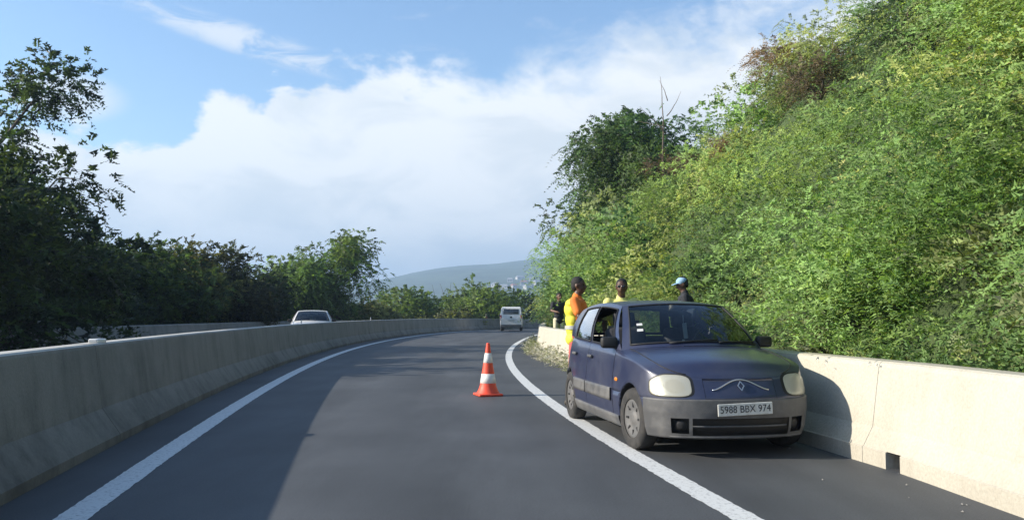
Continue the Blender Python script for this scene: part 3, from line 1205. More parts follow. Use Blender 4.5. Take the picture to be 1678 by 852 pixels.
o = mesh('bare_branch', tv, tf, M_DRYBARK, None, True)
o.location = tuple(bp + np.array([0, -1.2, 1.5]))
tag(o, 'bare forked branch sticking up above the slope skyline', 'branch')

# weeds along the foot of the right wall, beyond the car
rng = np.random.default_rng(21)
Lv = Leaves()
for k in range(150):
    y = rng.uniform(13, 36)
    x = float(wall_r(y)) - rng.uniform(.02, .14)
    c = np.array([(.58, .56, .50), (.48, .46, .39), (.22, .25, .13)][int(rng.integers(0, 3))])
    Lv.dome((x, y, .02), rng.uniform(.08, .24), rng, 18, c, squash=1.9, length=(.1, .26), n=8, ll=.06, lw=.012, droop=.6)
tag(Lv.build('wall_foot_weeds', M_LEAF), 'dry pale weeds growing along the foot of the right wall', 'weeds', kind='stuff')


# ------------------------------------------------------------------ hatchback car
M_BLUE = simple('faded dark blue paint', (0.026, 0.033, 0.074), 0.30, metal=0.1, coat=0.5, dirt=(0.10, 0.102, 0.118), dscale=1.6, damt=0.4)
M_WHITEP = simple('white car paint', (0.70, 0.70, 0.68), 0.3, coat=0.6, var=0.04)
M_GREYPL = simple('grey bumper plastic', (0.078, 0.079, 0.082), 0.5, dirt=(0.19, 0.185, 0.175), dscale=4, damt=0.65)
M_BLACK = simple('black rubber trim', (0.012, 0.012, 0.013), 0.6)
M_TYRE = simple('tyre rubber', (0.022, 0.022, 0.022), 0.85, dirt=(0.10, 0.09, 0.08), dscale=9, damt=0.5)
M_CAP = simple('dull silver hub cap', (0.22, 0.22, 0.22), 0.42, metal=0.55, dirt=(0.14, 0.13, 0.12), dscale=7, damt=0.7)
M_CHROME = simple('dull chrome', (0.62, 0.63, 0.65), 0.28, metal=0.9)
M_LENS = simple('clouded headlight plastic', (0.66, 0.67, 0.56), 0.22, coat=0.6, var=0.06, scale=9)
M_BOWL = simple('lamp bowl', (0.30, 0.30, 0.29), 0.25, metal=0.7)
M_LENSC, _nt, _b = mat_nodes('clouded headlight lens')
_b.inputs['Base Color'].default_value = (0.64, 0.62, 0.51, 1)
_b.inputs['Roughness'].default_value = 0.18
_tr = _nt.nodes.new('ShaderNodeBsdfTransparent')
_tr.inputs[0].default_value = (0.93, 0.92, 0.84, 1)
_ms = _nt.nodes.new('ShaderNodeMixShader')
_ms.inputs[0].default_value = 0.5
_nt.links.new(_tr.outputs[0], _ms.inputs[1])
_nt.links.new(_b.outputs[0], _ms.inputs[2])
_nt.links.new(_ms.outputs[0], _nt.nodes['Material Output'].inputs['Surface'])
M_RED = simple('red lamp plastic', (0.35, 0.012, 0.010), 0.25, coat=0.4)
M_AMBER = simple('amber lamp plastic', (0.6, 0.2, 0.02), 0.3)
M_PLATE = simple('number plate', (0.58, 0.59, 0.56), 0.5, dirt=(0.30, 0.29, 0.26), dscale=18, damt=0.5)
M_INK = simple('plate lettering', (0.03, 0.03, 0.035), 0.6)
M_STICK = simple('white sticker', (0.52, 0.53, 0.52), 0.6)
M_CAB = simple('dark cabin plastic', (0.022, 0.023, 0.026), 0.75)
M_SEAT = simple('grey seat cloth', (0.045, 0.047, 0.055), 0.9, var=0.2, scale=30)
M_GLASS = glass_material('windscreen glass', (0.70, 0.77, 0.73), 0.015, 1.0)
M_GLASS_S = glass_material('side glass', (0.40, 0.46, 0.44), 0.03, 2.6)

OUT = [(.73, 0), (.72, .20), (.682, .41), (.600, .585), (.47, .70), (.25, .778), (-.2, .812), (-.8, .82), (-1.6, .82), (-2.2, .81), (-2.6, .775),
       (-2.85, .69), (-2.97, .50), (-3.01, .25), (-3.02, 0)]


def catmull(P, n):
    P = np.array(P, float)
    Q = np.vstack([2 * P[0] - P[1], P, 2 * P[-1] - P[-2]])
    Q[0] = (P[1][0], -P[1][1])
    Q[-1] = (P[-2][0], -P[-2][1])
    out = []
    for i in range(1, len(Q) - 2):
        for k in range(n):
            t = k / n
            a, b, c, d = Q[i - 1], Q[i], Q[i + 1], Q[i + 2]
            out.append(.5 * (2 * b + (c - a) * t + (2 * a - 5 * b + 4 * c - d) * t * t + (3 * b - a - 3 * c + d) * t ** 3))
    out.append(P[-1])
    return np.array(out)


OC = catmull(OUT, 24)
OT = np.linspace(0, 1, len(OC))
ON = np.zeros_like(OC)
_tg = np.gradient(OC, axis=0)
ON[:, 0] = _tg[:, 1]
ON[:, 1] = -_tg[:, 0]
ON /= np.linalg.norm(ON, axis=1, keepdims=True)


def t_of_x(x):
    return float(np.interp(-x, -OC[:, 0], OT))


def t_of_y(y):                                   # on the nose
    k = int(np.argmax(OC[:, 1] > .80)) if np.any(OC[:, 1] > .80) else 100
    return float(np.interp(y, OC[:k, 1], OT[:k]))


WZ = [.15, .25, .40, .55, .70, .82, .90, .96]
WI = [.055, .02, .0, .0, .012, .030, .05, .07]
ARCHES = ((0.0, .29, .325), (-2.472, .29, .322))


def z_top(x):
    return np.interp(x, [-3.05, -2.4, -1.5, -.6, -.3, 0, .2, .45, .6, .72], [.965, .958, .932, .905, .88, .835, .80, .745, .705, .685])


def z_bot(x, lo=.20):
    z = lo
    for xa, zc, r in ARCHES:
        if abs(x - xa) < r:
            z = max(z, zc + math.sqrt(r * r - (x - xa) ** 2))
    return z


def surf(t, z, off=0.0, s=1):
    x = float(np.interp(t, OT, OC[:, 0]))
    y = float(np.interp(t, OT, OC[:, 1]))
    nx = float(np.interp(t, OT, ON[:, 0]))
    ny = float(np.interp(t, OT, ON[:, 1]))
    ins = float(np.interp(z, WZ, WI))
    w_n = float(smoothstep(.25, .66, x))
    w_t = float(smoothstep(-2.6, -2.95, x)) if x < -2.6 else 0.0
    o = off - ins
    px = x + nx * o - max(z - .52, 0) * .50 * w_n + max(z - .60, 0) * .10 * (1 if x < -2.6 else 0) * w_t
    py = y + ny * o
    return np.array([px, s * py, z])


def side_patch(name, t0, t1, zlo, zhi, off, mat, parent, s, nt=24, nz=8, holes=None, arch=True, curl=.02):
    """a piece of the body's skin between two stations and two heights, its rim turned in a little."""
    ts = np.linspace(t0, t1, nt)
    P = np.zeros((nt, nz + 2, 3))
    for i, t in enumerate(ts):
        x = float(np.interp(t, OT, OC[:, 0]))
        a = zlo(x) if callable(zlo) else zlo
        if arch:
            a = max(a, z_bot(x, a))
        b = zhi(x) if callable(zhi) else zhi
        b = max(b, a + .004)
        P[i, 0] = surf(t, a, off - curl, s)
        P[i, -1] = surf(t, b, off - curl, s)
        for j in range(nz):
            P[i, j + 1] = surf(t, a + (b - a) * j / (nz - 1), off, s)
    skip = None
    if holes:
        def skip(i, j):
            tm = (ts[i] + ts[i + 1]) / 2
            zm = (P[i, j, 2] + P[i + 1, min(j + 1, nz + 1), 2]) / 2
            return any(h[0] < tm < h[1] and h[2] < zm < h[3] for h in holes)
    return grid(name, P, mat, parent, True, skip, flip=(s < 0))


def lamp_patch(name, tc, tr, zc, zr, off, bulge, mat, parent, s, expo=4.0, cut=0.0):
    """rounded-rectangle lens lying on the body's skin."""
    n, m = 40, 7
    P = np.zeros((m, n + 1, 3))
    for i in range(m):
        k = i / (m - 1)
        for j in range(n + 1):
            a = 2 * math.pi * j / n
            c_, s_ = math.cos(a), math.sin(a)
            q = (abs(c_) ** expo + abs(s_) ** expo) ** (-1 / expo)
            u, v = c_ * q * k, s_ * q * k
            if v > 0:
                v *= 1 - cut * max(u, 0) ** 1.5
            P[i, j] = surf(tc + u * tr, zc + v * zr, off + bulge * (1 - k ** 3), s)
    return grid(name, P, mat, parent, True, flip=(s > 0))


def wheel(root, x, s, cap, steer=0.0, scale=1.0):
    w = empty('wheel', (x, s * .705, .285))
    w.parent = root
    w.rotation_euler = (0, 0, steer)
    seg = 32
    prof = [(.18, -.08), (.235, -.085), (.272, -.075), (.284, -.045), (.285, 0), (.284, .045), (.272, .075), (.235, .085), (.18, .08)]
    V, F = lathe_data(prof, seg, 'y')
    mesh('tyre', V, F, M_TYRE, w, True)
    so = s
    prof = [(.001, .060), (.045, .066), (.06, .055), (.10, .058), (.15, .070), (.185, .072), (.192, .062), (.188, .0), (.188, -.07)]
    V, F = lathe_data([(r, so * h) for r, h in prof], seg, 'y')
    mesh('rim', V, F, cap, w, True)
    for k in range(8):
        a = 2 * math.pi * k / 8
        bm = bmesh.new()
        add_box(bm, (.128 * math.cos(a), so * .064, .128 * math.sin(a)), (.052, .012, .022), Matrix.Rotation(-a, 3, 'Y'), .004, 1)
        from_bm('rim_slot', bm, M_BLACK, w)
    return w


def build_car(name, label, cat, loc, rz, paint, bump_mat, full=True, scale=(1, 1, 1), plate=None, open_window=True):
    root = empty(name, loc, rz)
    root.scale = scale
    tag(root, label, cat)
    tx = t_of_x
    # skin panels, each side
    g = .0022
    for s in (-1, 1):
        side_patch('front_wing', t_of_y(.33), tx(-.522) - g * .3, .50, lambda x: float(z_top(x)), 0, paint, root, s, 56, 10)
        side_patch('lower_wing', tx(.40), tx(-.522) - g * .3, .20, .505, 0, paint, root, s, 44, 5)
        d1 = side_patch('front_door', tx(-.530), tx(-1.560), .20, lambda x: float(z_top(x)), 0, paint, root, s, 24, 12)
        d2 = side_patch('rear_door', tx(-1.568), tx(-2.40), .20, lambda x: float(z_top(x)), 0, paint, root, s, 40, 12)
        side_patch('rear_wing', tx(-2.408), 1.0, .20, lambda x: float(z_top(x)), 0, paint, root, s, 60, 12)
        for d, xh in ((d1, -1.40), (d2, -2.14)):
            bm = bmesh.new()
            c = surf(tx(xh), .80, .022, s)
            add_box(bm, c, (.15, .03, .032), None, .010, 2)
            from_bm('door_handle', bm, M_GREYPL if full else paint, d, True)
        # rubbing strips and sill
        side_patch('rubbing_strip', tx(-.56), tx(-1.55), .40, .525, .016, bump_mat, d1, s, 12, 5, arch=False)
        side_patch('rubbing_strip', tx(-1.58), tx(-2.13), .40, .525, .016, bump_mat, d2, s, 10, 5, arch=False)
        side_patch('sill', tx(-.335), tx(-2.14), .17, .275, .012, bump_mat, root, s, 20, 4, arch=False)
        # wheel housings
        for xa, zc, r in ARCHES:
            P = np.zeros((25, 2, 3))
            for i in range(25):
                a = math.pi * i / 24
                x = xa + r * math.cos(a)
                z = zc + r * math.sin(a)
                y = surf(tx(x), z, -.004, s)[1]
                P[i, 0] = (x, y, z)
                P[i, 1] = (x, s * .45, z)
            grid('wheel_housing', P, M_CAB, root, True)
            P2 = np.array([[(xa - r, s * .451, .22), (xa - r, s * .451, zc + r)], [(xa + r, s * .451, .22), (xa + r, s * .451, zc + r)]])
            grid('housing_wall', P2, M_CAB, root, False)
        wheel(root, 0, s, M_CAP, R(7))
        wheel(root, -2.472, s, M_CAP)
        # lamps
        ta, tb = t_of_y(.425), tx(.40)
        lamp_patch('headlight', (ta + tb) / 2, (tb - ta) / 2 - .003, .628, .092, .012, .014, M_LENSC, root, s, 4.2, .48)
        hl0, hlr = (ta + tb) / 2, (tb - ta) / 2
        lamp_patch('headlight_reflector', hl0, hlr * .94, .628, .084, .006, -.001, M_CHROME, root, s, 4.2, .48)
        lamp_patch('headlight_bowl', hl0 - hlr * .30, hlr * .42, .622, .060, .0085, -.0012, M_BOWL, root, s, 2.0)
        lamp_patch('indicator_bowl', hl0 + hlr * .55, hlr * .26, .615, .050, .0085, -.0012, M_BOWL, root, s, 2.0)
        lamp_patch('headlight_surround', (ta + tb) / 2, (tb - ta) / 2 + .006, .627, .102, .001, .004, M_BLACK, root, s, 4.2, .48)
        lamp_patch('rear_light', tx(-2.90), .03, .80, .13, .004, .012, M_RED, root, s, 3.5)
        lamp_patch('side_repeater', tx(-.40), .006, .62, .018, .004, .006, M_AMBER, root, s, 3)
    # nose panel under the bonnet's edge
    for s in (-1, 1):
        side_patch('nose_panel', 0.0, t_of_y(.327), .50, lambda x: float(z_top(x)) - .002, 0, paint, root, s, 14, 8, arch=False, curl=.0)
    # bumpers with real openings
    tfog0, tfog1 = t_of_y(.475), t_of_y(.605)
    for s in (-1, 1):
        holes = [(-1, t_of_y(.44), .205, .350), (tfog0, tfog1, .215, .355)]
        side_patch('front_bumper', 0.0, tx(.335), .175, .515, .022, bump_mat, root, s, 64, 24, holes, curl=.025)
        side_patch('front_bumper_recess', 0.0, t_of_y(.625), .18, .40, -.035, M_BLACK, root, s, 20, 4, curl=.0)
        side_patch('intake_slat', 0.0, t_of_y(.44), .272, .287, .0, M_GREYPL, root, s, 10, 3, curl=.02)
        lamp_patch('fog_lamp_blank', (tfog0 + tfog1) / 2, (tfog1 - tfog0) / 2 * .8, .285, .05, -.02, .02, M_BLACK, root, s, 2.4)
        side_patch('bumper_lip', 0.0, t_of_y(.62), .178, .196, .032, bump_mat, root, s, 20, 3, curl=.01)
        side_patch('rear_bumper', tx(-2.80), 1.0, .19, .56, .022, bump_mat, root, s, 30, 8, curl=.025)
    # bonnet: rows from wing to wing, bowed towards the nose at the back
    tc_ = t_of_x(-.46)
    rows, cols = 30, 31
    P = np.zeros((rows, cols, 3))
    for i in range(rows):
        k = i / (rows - 1)
        t = t_of_y(.02) + (tc_ - t_of_y(.02)) * k ** .8
        e = surf(t, float(z_top(np.interp(t, OT, OC[:, 0]))), 0, 1)
        bow = .30 * smoothstep(.1, 1, k)
        crown = .052 * min(1, e[1] / .6)
        for j in range(cols):
            u = -1 + 2 * j / (cols - 1)
            cr = (1 - u * u)
            P[i, j] = (e[0] + bow * cr, e[1] * u, e[2] + crown * cr ** .8 + .0 * k)
    HOOD = P

    def hood_pt(k, u, off=0.0):
        fi, fj = k * (rows - 1), (u + 1) / 2 * (cols - 1)
        i0, j0 = min(int(fi), rows - 2), min(int(fj), cols - 2)
        a, b = fi - i0, fj - j0
        p = HOOD[i0, j0] * (1 - a) * (1 - b) + HOOD[i0 + 1, j0] * a * (1 - b) + HOOD[i0, j0 + 1] * (1 - a) * b + HOOD[i0 + 1, j0 + 1] * a * b
        return p + np.array([0, 0, off])
    bon = grid('bonnet', P, paint, root, True, flip=True)
    for s in (-1, 1):
        tube('bonnet_gap', [hood_pt(k, s * (.80 + .07 * k), .0005) for k in np.linspace(.34, 1, 16)], .0055, M_BLACK, bon, 6)
    # greenhouse
    n = 21
    us = np.linspace(-1, 1, n)
    cowl = np.array([hood_pt(1.0, u, .004) for u in us])
    cowl[:, 1] *= .955
    rf = np.array([(-.915 - .10 * u * u, .56 * u, 1.372 - .034 * u * u) for u in us])
    rr = np.array([(-2.80 + .09 * u * u, .555 * u, 1.335 - .034 * u * u) for u in us])
    rb = np.array([(-3.00 + .10 * abs(u) ** 2.5, .655 * u, .985) for u in us])

    def patch(A, B, nv, bul, nrm):
        """sheet between two curves with a bulge along nrm."""
        Q = np.zeros((len(A), nv, 3))
        for j in range(nv):
            k = j / (nv - 1)
            Q[:, j] = A * (1 - k) + B * k + np.asarray(nrm) * bul * 4 * k * (1 - k)
        return Q
    wsP = patch(cowl, rf, 17, .035, (.5, 0, .85))
    win = lambda i, j: 1 <= i < n - 2 and 1 <= j < 15
    grid('windscreen_frame', wsP, paint, root, True, win, flip=True)
    wg = grid('windscreen', wsP[1:n - 1, 1:16] + np.array([.004, 0, .004]), M_GLASS, root, True, flip=True)
    ring = [wsP[1, j] for j in range(1, 16)] + [wsP[i, 15] for i in range(2, n - 1)] + [wsP[n - 2, j] for j in range(14, 0, -1)] + [wsP[i, 1] for i in range(n - 3, 0, -1)]
    tube('seal', [p + np.array([.005, 0, .005]) for p in ring + ring[:1]], .009, M_BLACK, wg, 6)
    bwP = patch(rb, rr, 11, .02, (-.9, 0, .4))
    grid('tailgate_frame', bwP, paint, root, True, lambda i, j: 2 <= i < n - 3 and 1 <= j < 9)
    grid('rear_window', bwP[2:n - 2, 1:10] + np.array([-.004, 0, .002]), M_GLASS_S, root, True)
    rfP = patch(rf, rr, 21, .055, (0, 0, 1))
    grid('roof', rfP, paint, root, True, flip=True)
    # sides: belt up to the roof rail
    NU = [0, .045, .42, .455, .79, 1]
    ug = np.concatenate([np.linspace(NU[i], NU[i + 1], q, endpoint=False) for i, q in enumerate((2, 10, 2, 10, 5))] + [[1.0]])
    vg = np.array([0, .05, .2, .4, .6, .78, .90, 1.0])
    for s in (-1, 1):
        k_ = n - 1 if s > 0 else 0
        a0, a1 = cowl[k_], rf[k_]
        c0, c1 = rb[k_], rr[k_]
        rail = rfP[k_, :, :]
        S = np.zeros((len(ug), len(vg), 3))
        for i, u in enumerate(ug):
            xb = a0[0] + (c0[0] - a0[0]) * u
            tb_ = t_of_x(min(xb, .5))
            b_ = surf(tb_, float(z_top(xb)), -.006, s)
            wgt = min(1, u / .05)
            b_ = a0 * (1 - wgt) + b_ * wgt
            wgt = min(1, (1 - u) / .06)
            b_ = c0 * (1 - wgt) + b_ * wgt
            fi = u * 20
            i0 = min(int(fi), 19)
            r_ = rail[i0] * (1 - fi + i0) + rail[i0 + 1] * (fi - i0)
            for j, v in enumerate(vg):
                p = b_ * (1 - v) + r_ * v
                p[1] += s * .035 * 4 * v * (1 - v)
                S[i, j] = p
        iu = {q: int(np.argmin(abs(ug - q))) for q in NU}
        f0, f1, r0, r1 = iu[.045], iu[.42], iu[.455], iu[.79]
        hole = lambda i, j: (f0 <= i < f1 or r0 <= i < r1) and 1 <= j < 6
        grid('side_pillars', S, paint, root, True, hole, flip=(s > 0))
        for (q0, q1, nm) in ((f0, f1, 'front_side_window'), (r0, r1, 'rear_side_window')):
            opened = open_window and s < 0 and nm.startswith('front')
            jt = 2 if opened else 7
            if not opened:
                grid(nm, S[q0:q1 + 1, 1:7] - np.array([0, s * .004, 0]), M_GLASS_S, root, True, flip=(s > 0))
            lo = [S[i, 1] for i in range(q0, q1 + 1)]
            hi = [S[i, 6] for i in range(q1, q0 - 1, -1)]
            mid1 = [S[q1, j] for j in range(2, 6)]
            mid0 = [S[q0, j] for j in range(5, 1, -1)]
            lp = lo + mid1 + hi + mid0
            tube('window_seal', [p + np.array([0, s * .003, 0]) for p in lp + lp[:1]], .009, M_BLACK, root, 6)
        # door mirror
        bm = bmesh.new()
        mp = surf(t_of_x(-.60), .97, .075, s)
        add_box(bm, mp, (.09, .17, .115), Matrix.Rotation(s * .12, 3, 'Z'), .032, 3)
        mo = from_bm('door_mirror', bm, M_BLACK, root, True)
        bm = bmesh.new()
        add_box(bm, mp + np.array([.012, -s * .09, -.035]), (.06, .10, .05), None, .012, 2)
        from_bm('mirror_foot', bm, M_BLACK, mo, True)
    # cabin: floor tub, dashboard, seats, steering wheel
    bm = bmesh.new()
    add_box(bm, (-1.35, 0, .30), (2.9, 1.30, .20))
    add_box(bm, (.12, 0, .42), (.75, .86, .34))
    from_bm('floor_tub', bm, M_CAB, root)
    bm = bmesh.new()
    add_box(bm, (-.52, 0, .80), (.34, 1.34, .22), None, .06, 3)
    add_box(bm, (-.62, s * 0 + .33, .90), (.22, .34, .08), None, .03, 2)
    from_bm('dashboard', bm, M_CAB, root, True)
    for sy in (-.34, .34):
        st = None
        bm = bmesh.new()
        add_box(bm, (-1.30, sy, .52), (.50, .48, .16), None, .05, 3)
        add_box(bm, (-1.58, sy, .82), (.16, .46, .58), Matrix.Rotation(-.28, 3, 'Y'), .06, 3)
        st = from_bm('front_seat', bm, M_SEAT, root, True)
        bm = bmesh.new()
        add_box(bm, (-1.69, sy, 1.19), (.09, .25, .17), Matrix.Rotation(-.2, 3, 'Y'), .035, 3)
        from_bm('headrest', bm, M_SEAT, st, True)
    bm = bmesh.new()
    add_box(bm, (-2.25, 0, .52), (.46, 1.2, .16), None, .05, 2)
    add_box(bm, (-2.50, 0, .76), (.14, 1.2, .46), Matrix.Rotation(-.25, 3, 'Y'), .05, 2)
    from_bm('rear_seat', bm, M_SEAT, root, True)
    pts = [(-.86 - .06 * math.sin(a), .34 + .17 * math.cos(a), .93 + .165 * math.sin(a)) for a in np.linspace(0, 2 * math.pi, 25)]
    tube('steering_wheel', pts, .014, M_BLACK, root, 6)
    bm = bmesh.new()
    add_box(bm, (-.86, 0, 1.255), (.03, .21, .06), None, .012, 2)
    from_bm('rear_view_mirror', bm, M_BLACK, root, True)
    if not full:
        return root

    def ws(u, v, off):
        fi, fj = u * (n - 1), v * 16
        i0, j0 = min(int(fi), n - 2), min(int(fj), 15)
        a, b = fi - i0, fj - j0
        p = wsP[i0, j0] * (1 - a) * (1 - b) + wsP[i0 + 1, j0] * a * (1 - b) + wsP[i0, j0 + 1] * (1 - a) * b + wsP[i0 + 1, j0 + 1] * a * b
        return p + np.array([.55, 0, .83]) * off
    # wipers resting on the screen
    for (u0, u1) in ((.28, .62), (.62, .93)):
        tube('wiper', [ws(u0 + (u1 - u0) * k, .035 + .05 * k, .016) for k in np.linspace(0, 1, 8)], .008, M_BLACK, wg, 6)
    # stickers in the corner and a pale tag hanging behind the glass
    for v in (.30, .42):
        q = np.array([[ws(.095, v, .007), ws(.095, v + .05, .007)], [ws(.135, v, .007), ws(.135, v + .05, .007)]])
        grid('sticker', q, M_STICK, wg, False, flip=True)
    tube('hanging_cord', [(-.80, .03, 1.24), (-.78, .03, 1.13)], .003, M_STICK, root, 5)
    bm = bmesh.new()
    add_box(bm, (-.74, .03, 1.08), (.012, .045, .16), Matrix.Rotation(.12, 3, 'X'), .004, 1)
    add_box(bm, (-.775, .02, .955), (.012, .028, .07), Matrix.Rotation(-.2, 3, 'X'), .004, 1)
    tag(from_bm('hanging_ornament', bm, M_STICK, root), 'pale strip hanging behind the windscreen')
    # scratched crack lines low on the driver's side of the screen
    tube('windscreen_crack', [ws(.58, .20, .006), ws(.62, .33, .006), ws(.67, .37, .006)], .0012, M_STICK, wg, 5)
    # highlight on the edge over the nose drawn as a pale tube, diamond emblem, plate
    edge = []
    for u in np.linspace(-1, 1, 25):
        yy = .26 * u
        zz = .592 + .088 * (math.cos(u * math.pi) * .5 + .5) ** .8
        edge.append(surf(t_of_y(abs(yy)), min(zz, .70), .005, 1 if yy > 0 else -1))
    tube('nose_highlight', edge, .0065, M_CHROME, root, 6)
    ez, rw, rh, th = .628, .032, .042, .0085
    pts = []
    fx_ = surf(0, ez, .010)[0]
    V, F = [], []
    for (a, b) in ((rw, rh), (rw - th, rh - th * 1.25)):
        for dx in (0, .008):
            for (cy, cz) in ((a, 0), (0, b), (-a, 0), (0, -b)):
                V.append((fx_ + dx - cz * .5, cy, ez + cz))
    for k in range(4):
        k2 = (k + 1) % 4
        F += [(4 + k, 4 + k2, 12 + k2, 12 + k), (k, k2, 4 + k2, 4 + k), (8 + k, 12 + k, 12 + k2, 8 + k2)]
    mesh('emblem', V, F, M_CHROME, root)
    bm = bmesh.new()
    add_box(bm, (0, 0, 0), (.012, .50, .105), None, .004, 1)
    pl = from_bm('number_plate', bm, M_PLATE, root)
    pl.location = (.768, .0, .435)
    pl.rotation_euler = (R(2.0), 0, 0)
    cu = bpy.data.curves.new('lettering', 'FONT')
    cu.body = plate
    cu.size = .098
    cu.align_x = 'CENTER'
    cu.align_y = 'CENTER'
    cu.extrude = .001
    cu.space_character = 1.02
    tmp = bpy.data.objects.new('tmp', cu)
    COL.objects.link(tmp)
    bpy.context.view_layer.update()
    me = bpy.data.meshes.new_from_object(tmp.evaluated_get(bpy.context.evaluated_depsgraph_get()))
    bpy.data.objects.remove(tmp)
    tx_ = link('lettering', me, M_INK, pl)
    wd = max(v.co.x for v in me.vertices) - min(v.co.x for v in me.vertices)
    tx_.scale = (.46 / wd, .46 / wd * 1.12, 1)
    tx_.location = (.0075, 0, 0)
    tx_.rotation_euler = (R(90), 0, R(90))
    return root


CAR_RZ = math.atan2(-.986, .166)
build_car('parked_car', 'dusty dark blue hatchback with clouded headlights, stopped on the right shoulder against the wall', 'car',
          (1.885, 8.47, 0), CAR_RZ, M_BLUE, M_GREYPL, plate='5988 BBX 974')
yc = 37.5
build_car('white_car', 'white car on the opposite carriageway, its cabin showing above the central barrier', 'car',
          (-8.45, yc, 0), math.atan2(-.97, .20), M_WHITEP, M_WHITEP, full=False, scale=(1.12, 1.12, 1.02), open_window=False)


# ------------------------------------------------------------------ white van going away
def build_van(loc, rz):
    root = empty('white_van', loc, rz)
    tag(root, 'white van driving away in the bend, seen from behind', 'van')
    prof = [(-2.0, .30), (-2.02, .95), (-1.96, 1.35), (-1.86, 1.78), (-1.70, 1.86), (.55, 1.86), (.75, 1.80), (1.35, 1.12), (2.0, .95), (2.12, .75), (2.12, .30)]
    n = len(prof)
    V, F = [], []

    def w(z):
        return float(np.interp(z, [.3, .6, 1.0, 1.8, 1.9], [.82, .86, .86, .74, .70]))
    ks = [-1, -.94, 0, .94, 1]
    for k in ks:
        for (x, z) in prof:
            e = 1.0 if abs(k) < .99 else .965
            V.append((x * e, w(z) * k, .3 + (z - .3) * (e if z > 1 else 1)))
    for i in range(len(ks) - 1):
        for j in range(n):
            j2 = (j + 1) % n
            F.append((i * n + j, (i + 1) * n + j, (i + 1) * n + j2, i * n + j2))
    F.append(tuple(range(n)))
    F.append(tuple((len(ks) - 1) * n + j for j in range(n))[::-1])
    mesh('body', V, F, M_WHITEP, root)

    def box(nm, c, s, m, bev=.02, par=None, rot=None):
        bm = bmesh.new()
        add_box(bm, c, s, rot, bev, 2)
        return from_bm(nm, bm, m, par or root, True)
    tilt = Matrix.Rotation(.22, 3, 'Y')
    box('rear_window', (-1.935, 0, 1.50), (.03, 1.18, .40), M_VGL, .012, None, tilt)
    box('rear_bumper', (-2.03, 0, .40), (.12, 1.62, .22), M_GREYPL, .04)
    box('number_plate', (-2.035, 0, .86), (.02, .5, .11), M_PLATE, .004)
    box('badge', (-2.03, 0, 1.06), (.02, .16, .10), M_BLACK, .004)
    tube('rear_wiper', [(-2.01, -.05, 1.30), (-1.98, .38, 1.36)], .012, M_BLACK, root, 6)
    for s in (-1, 1):
        box('rear_light', (-1.985, s * .775, 1.02), (.06, .10, .42), M_RED, .015)
        box('side_window', (-1.0, s * .795, 1.45), (1.2, .03, .36), M_VGL, .01, None, Matrix.Rotation(s * .14, 3, 'X'))
        box('front_window', (.25, s * .80, 1.42), (.85, .03, .36), M_VGL, .01, None, Matrix.Rotation(s * .14, 3, 'X'))
        box('door_mirror', (.85, s * .95, 1.22), (.10, .18, .20), M_BLACK, .03)
        box('headlight', (2.05, s * .62, .78), (.10, .30, .20), M_LENS, .03)
        for x in (-1.28, 1.32):
            wh = empty('wheel', (x, s * .74, .30))
            wh.parent = root
            V, F = lathe_data([(.17, -.09), (.27, -.09), (.30, -.05), (.30, .05), (.27, .09), (.17, .09)], 24, 'y')
            mesh('tyre', V, F, M_TYRE, wh, True)
            V, F = lathe_data([(.001, s * .06), (.12, s * .07), (.18, s * .06), (.18, -s * .06)], 24, 'y')
            mesh('rim', V, F, M_CAP, wh, True)
    box('windscreen', (1.06, 0, 1.47), (.03, 1.25, .82), M_VGL, .012, None, Matrix.Rotation(-.72, 3, 'Y'))
    return root


M_VGL = simple('dark van glass', (0.03, 0.035, 0.04), 0.12, coat=0.5)
build_van((-.02, 70.0, float(ZR(70))), R(88.5))

# ------------------------------------------------------------------ traffic cone
M_CRED = simple('fluorescent red cone plastic', (0.80, 0.075, 0.03), 0.5, var=0.1, scale=9, dirt=(0.25, 0.10, 0.08), dscale=9, damt=0.35)
M_BAND = simple('white reflective band', (0.72, 0.73, 0.70), 0.45, var=0.08, scale=20)
cone = empty('traffic_cone', (-.37, 13.78, .004))
tag(cone, 'red traffic cone with two white bands standing in the lane', 'traffic cone')


def cone_r(z):
    return float(np.interp(z, [.03, .06, .10, .16, .70, .80], [.185, .165, .145, .125, .040, .026]))


zs = [.03, .045, .06, .08, .10, .13, .16, .25, .35, .45, .55, .65, .70, .76, .795, .80]
V, F = lathe_data([(cone_r(z), z) for z in zs] + [(.018, .806), (.001, .806)], 32)
mesh('shell', V, F, M_CRED, cone, True)
for (a, b) in ((.19, .335), (.50, .65)):
    V, F = lathe_data([(cone_r(a) - .002, a), (cone_r(a) + .003, a + .002), (cone_r((a + b) / 2) + .003, (a + b) / 2), (cone_r(b) + .003, b - .002), (cone_r(b) - .002, b)], 32)
    mesh('white_band', V, F, M_BAND, cone, True)
bm = bmesh.new()
add_box(bm, (0, 0, .018), (.38, .38, .036), Matrix.Rotation(R(18), 3, 'Z'), .014, 2)
from_bm('base', bm, M_CRED, cone, True)

# ------------------------------------------------------------------ small reflectors on the barriers, a marker past the bend
M_REFL = simple('white reflector', (0.78, 0.78, 0.76), 0.35, coat=0.3)


def reflector(x, y, z, label, w=.12, h=.09):
    root = empty('barrier_reflector', (x, y, z))
    tag(root, label, 'reflector', 'reflectors on the concrete barriers')
    bm = bmesh.new()
    add_box(bm, (0, 0, h * .5), (w * .5, w, h), None, .012, 2)
    from_bm('housing', bm, M_REFL, root, True)
    bm = bmesh.new()
    add_box(bm, (0, -w * .5 - .004, h * .55), (w * .4, .008, h * .6), None, .002, 1)
    from_bm('lens', bm, M_STICK, root)


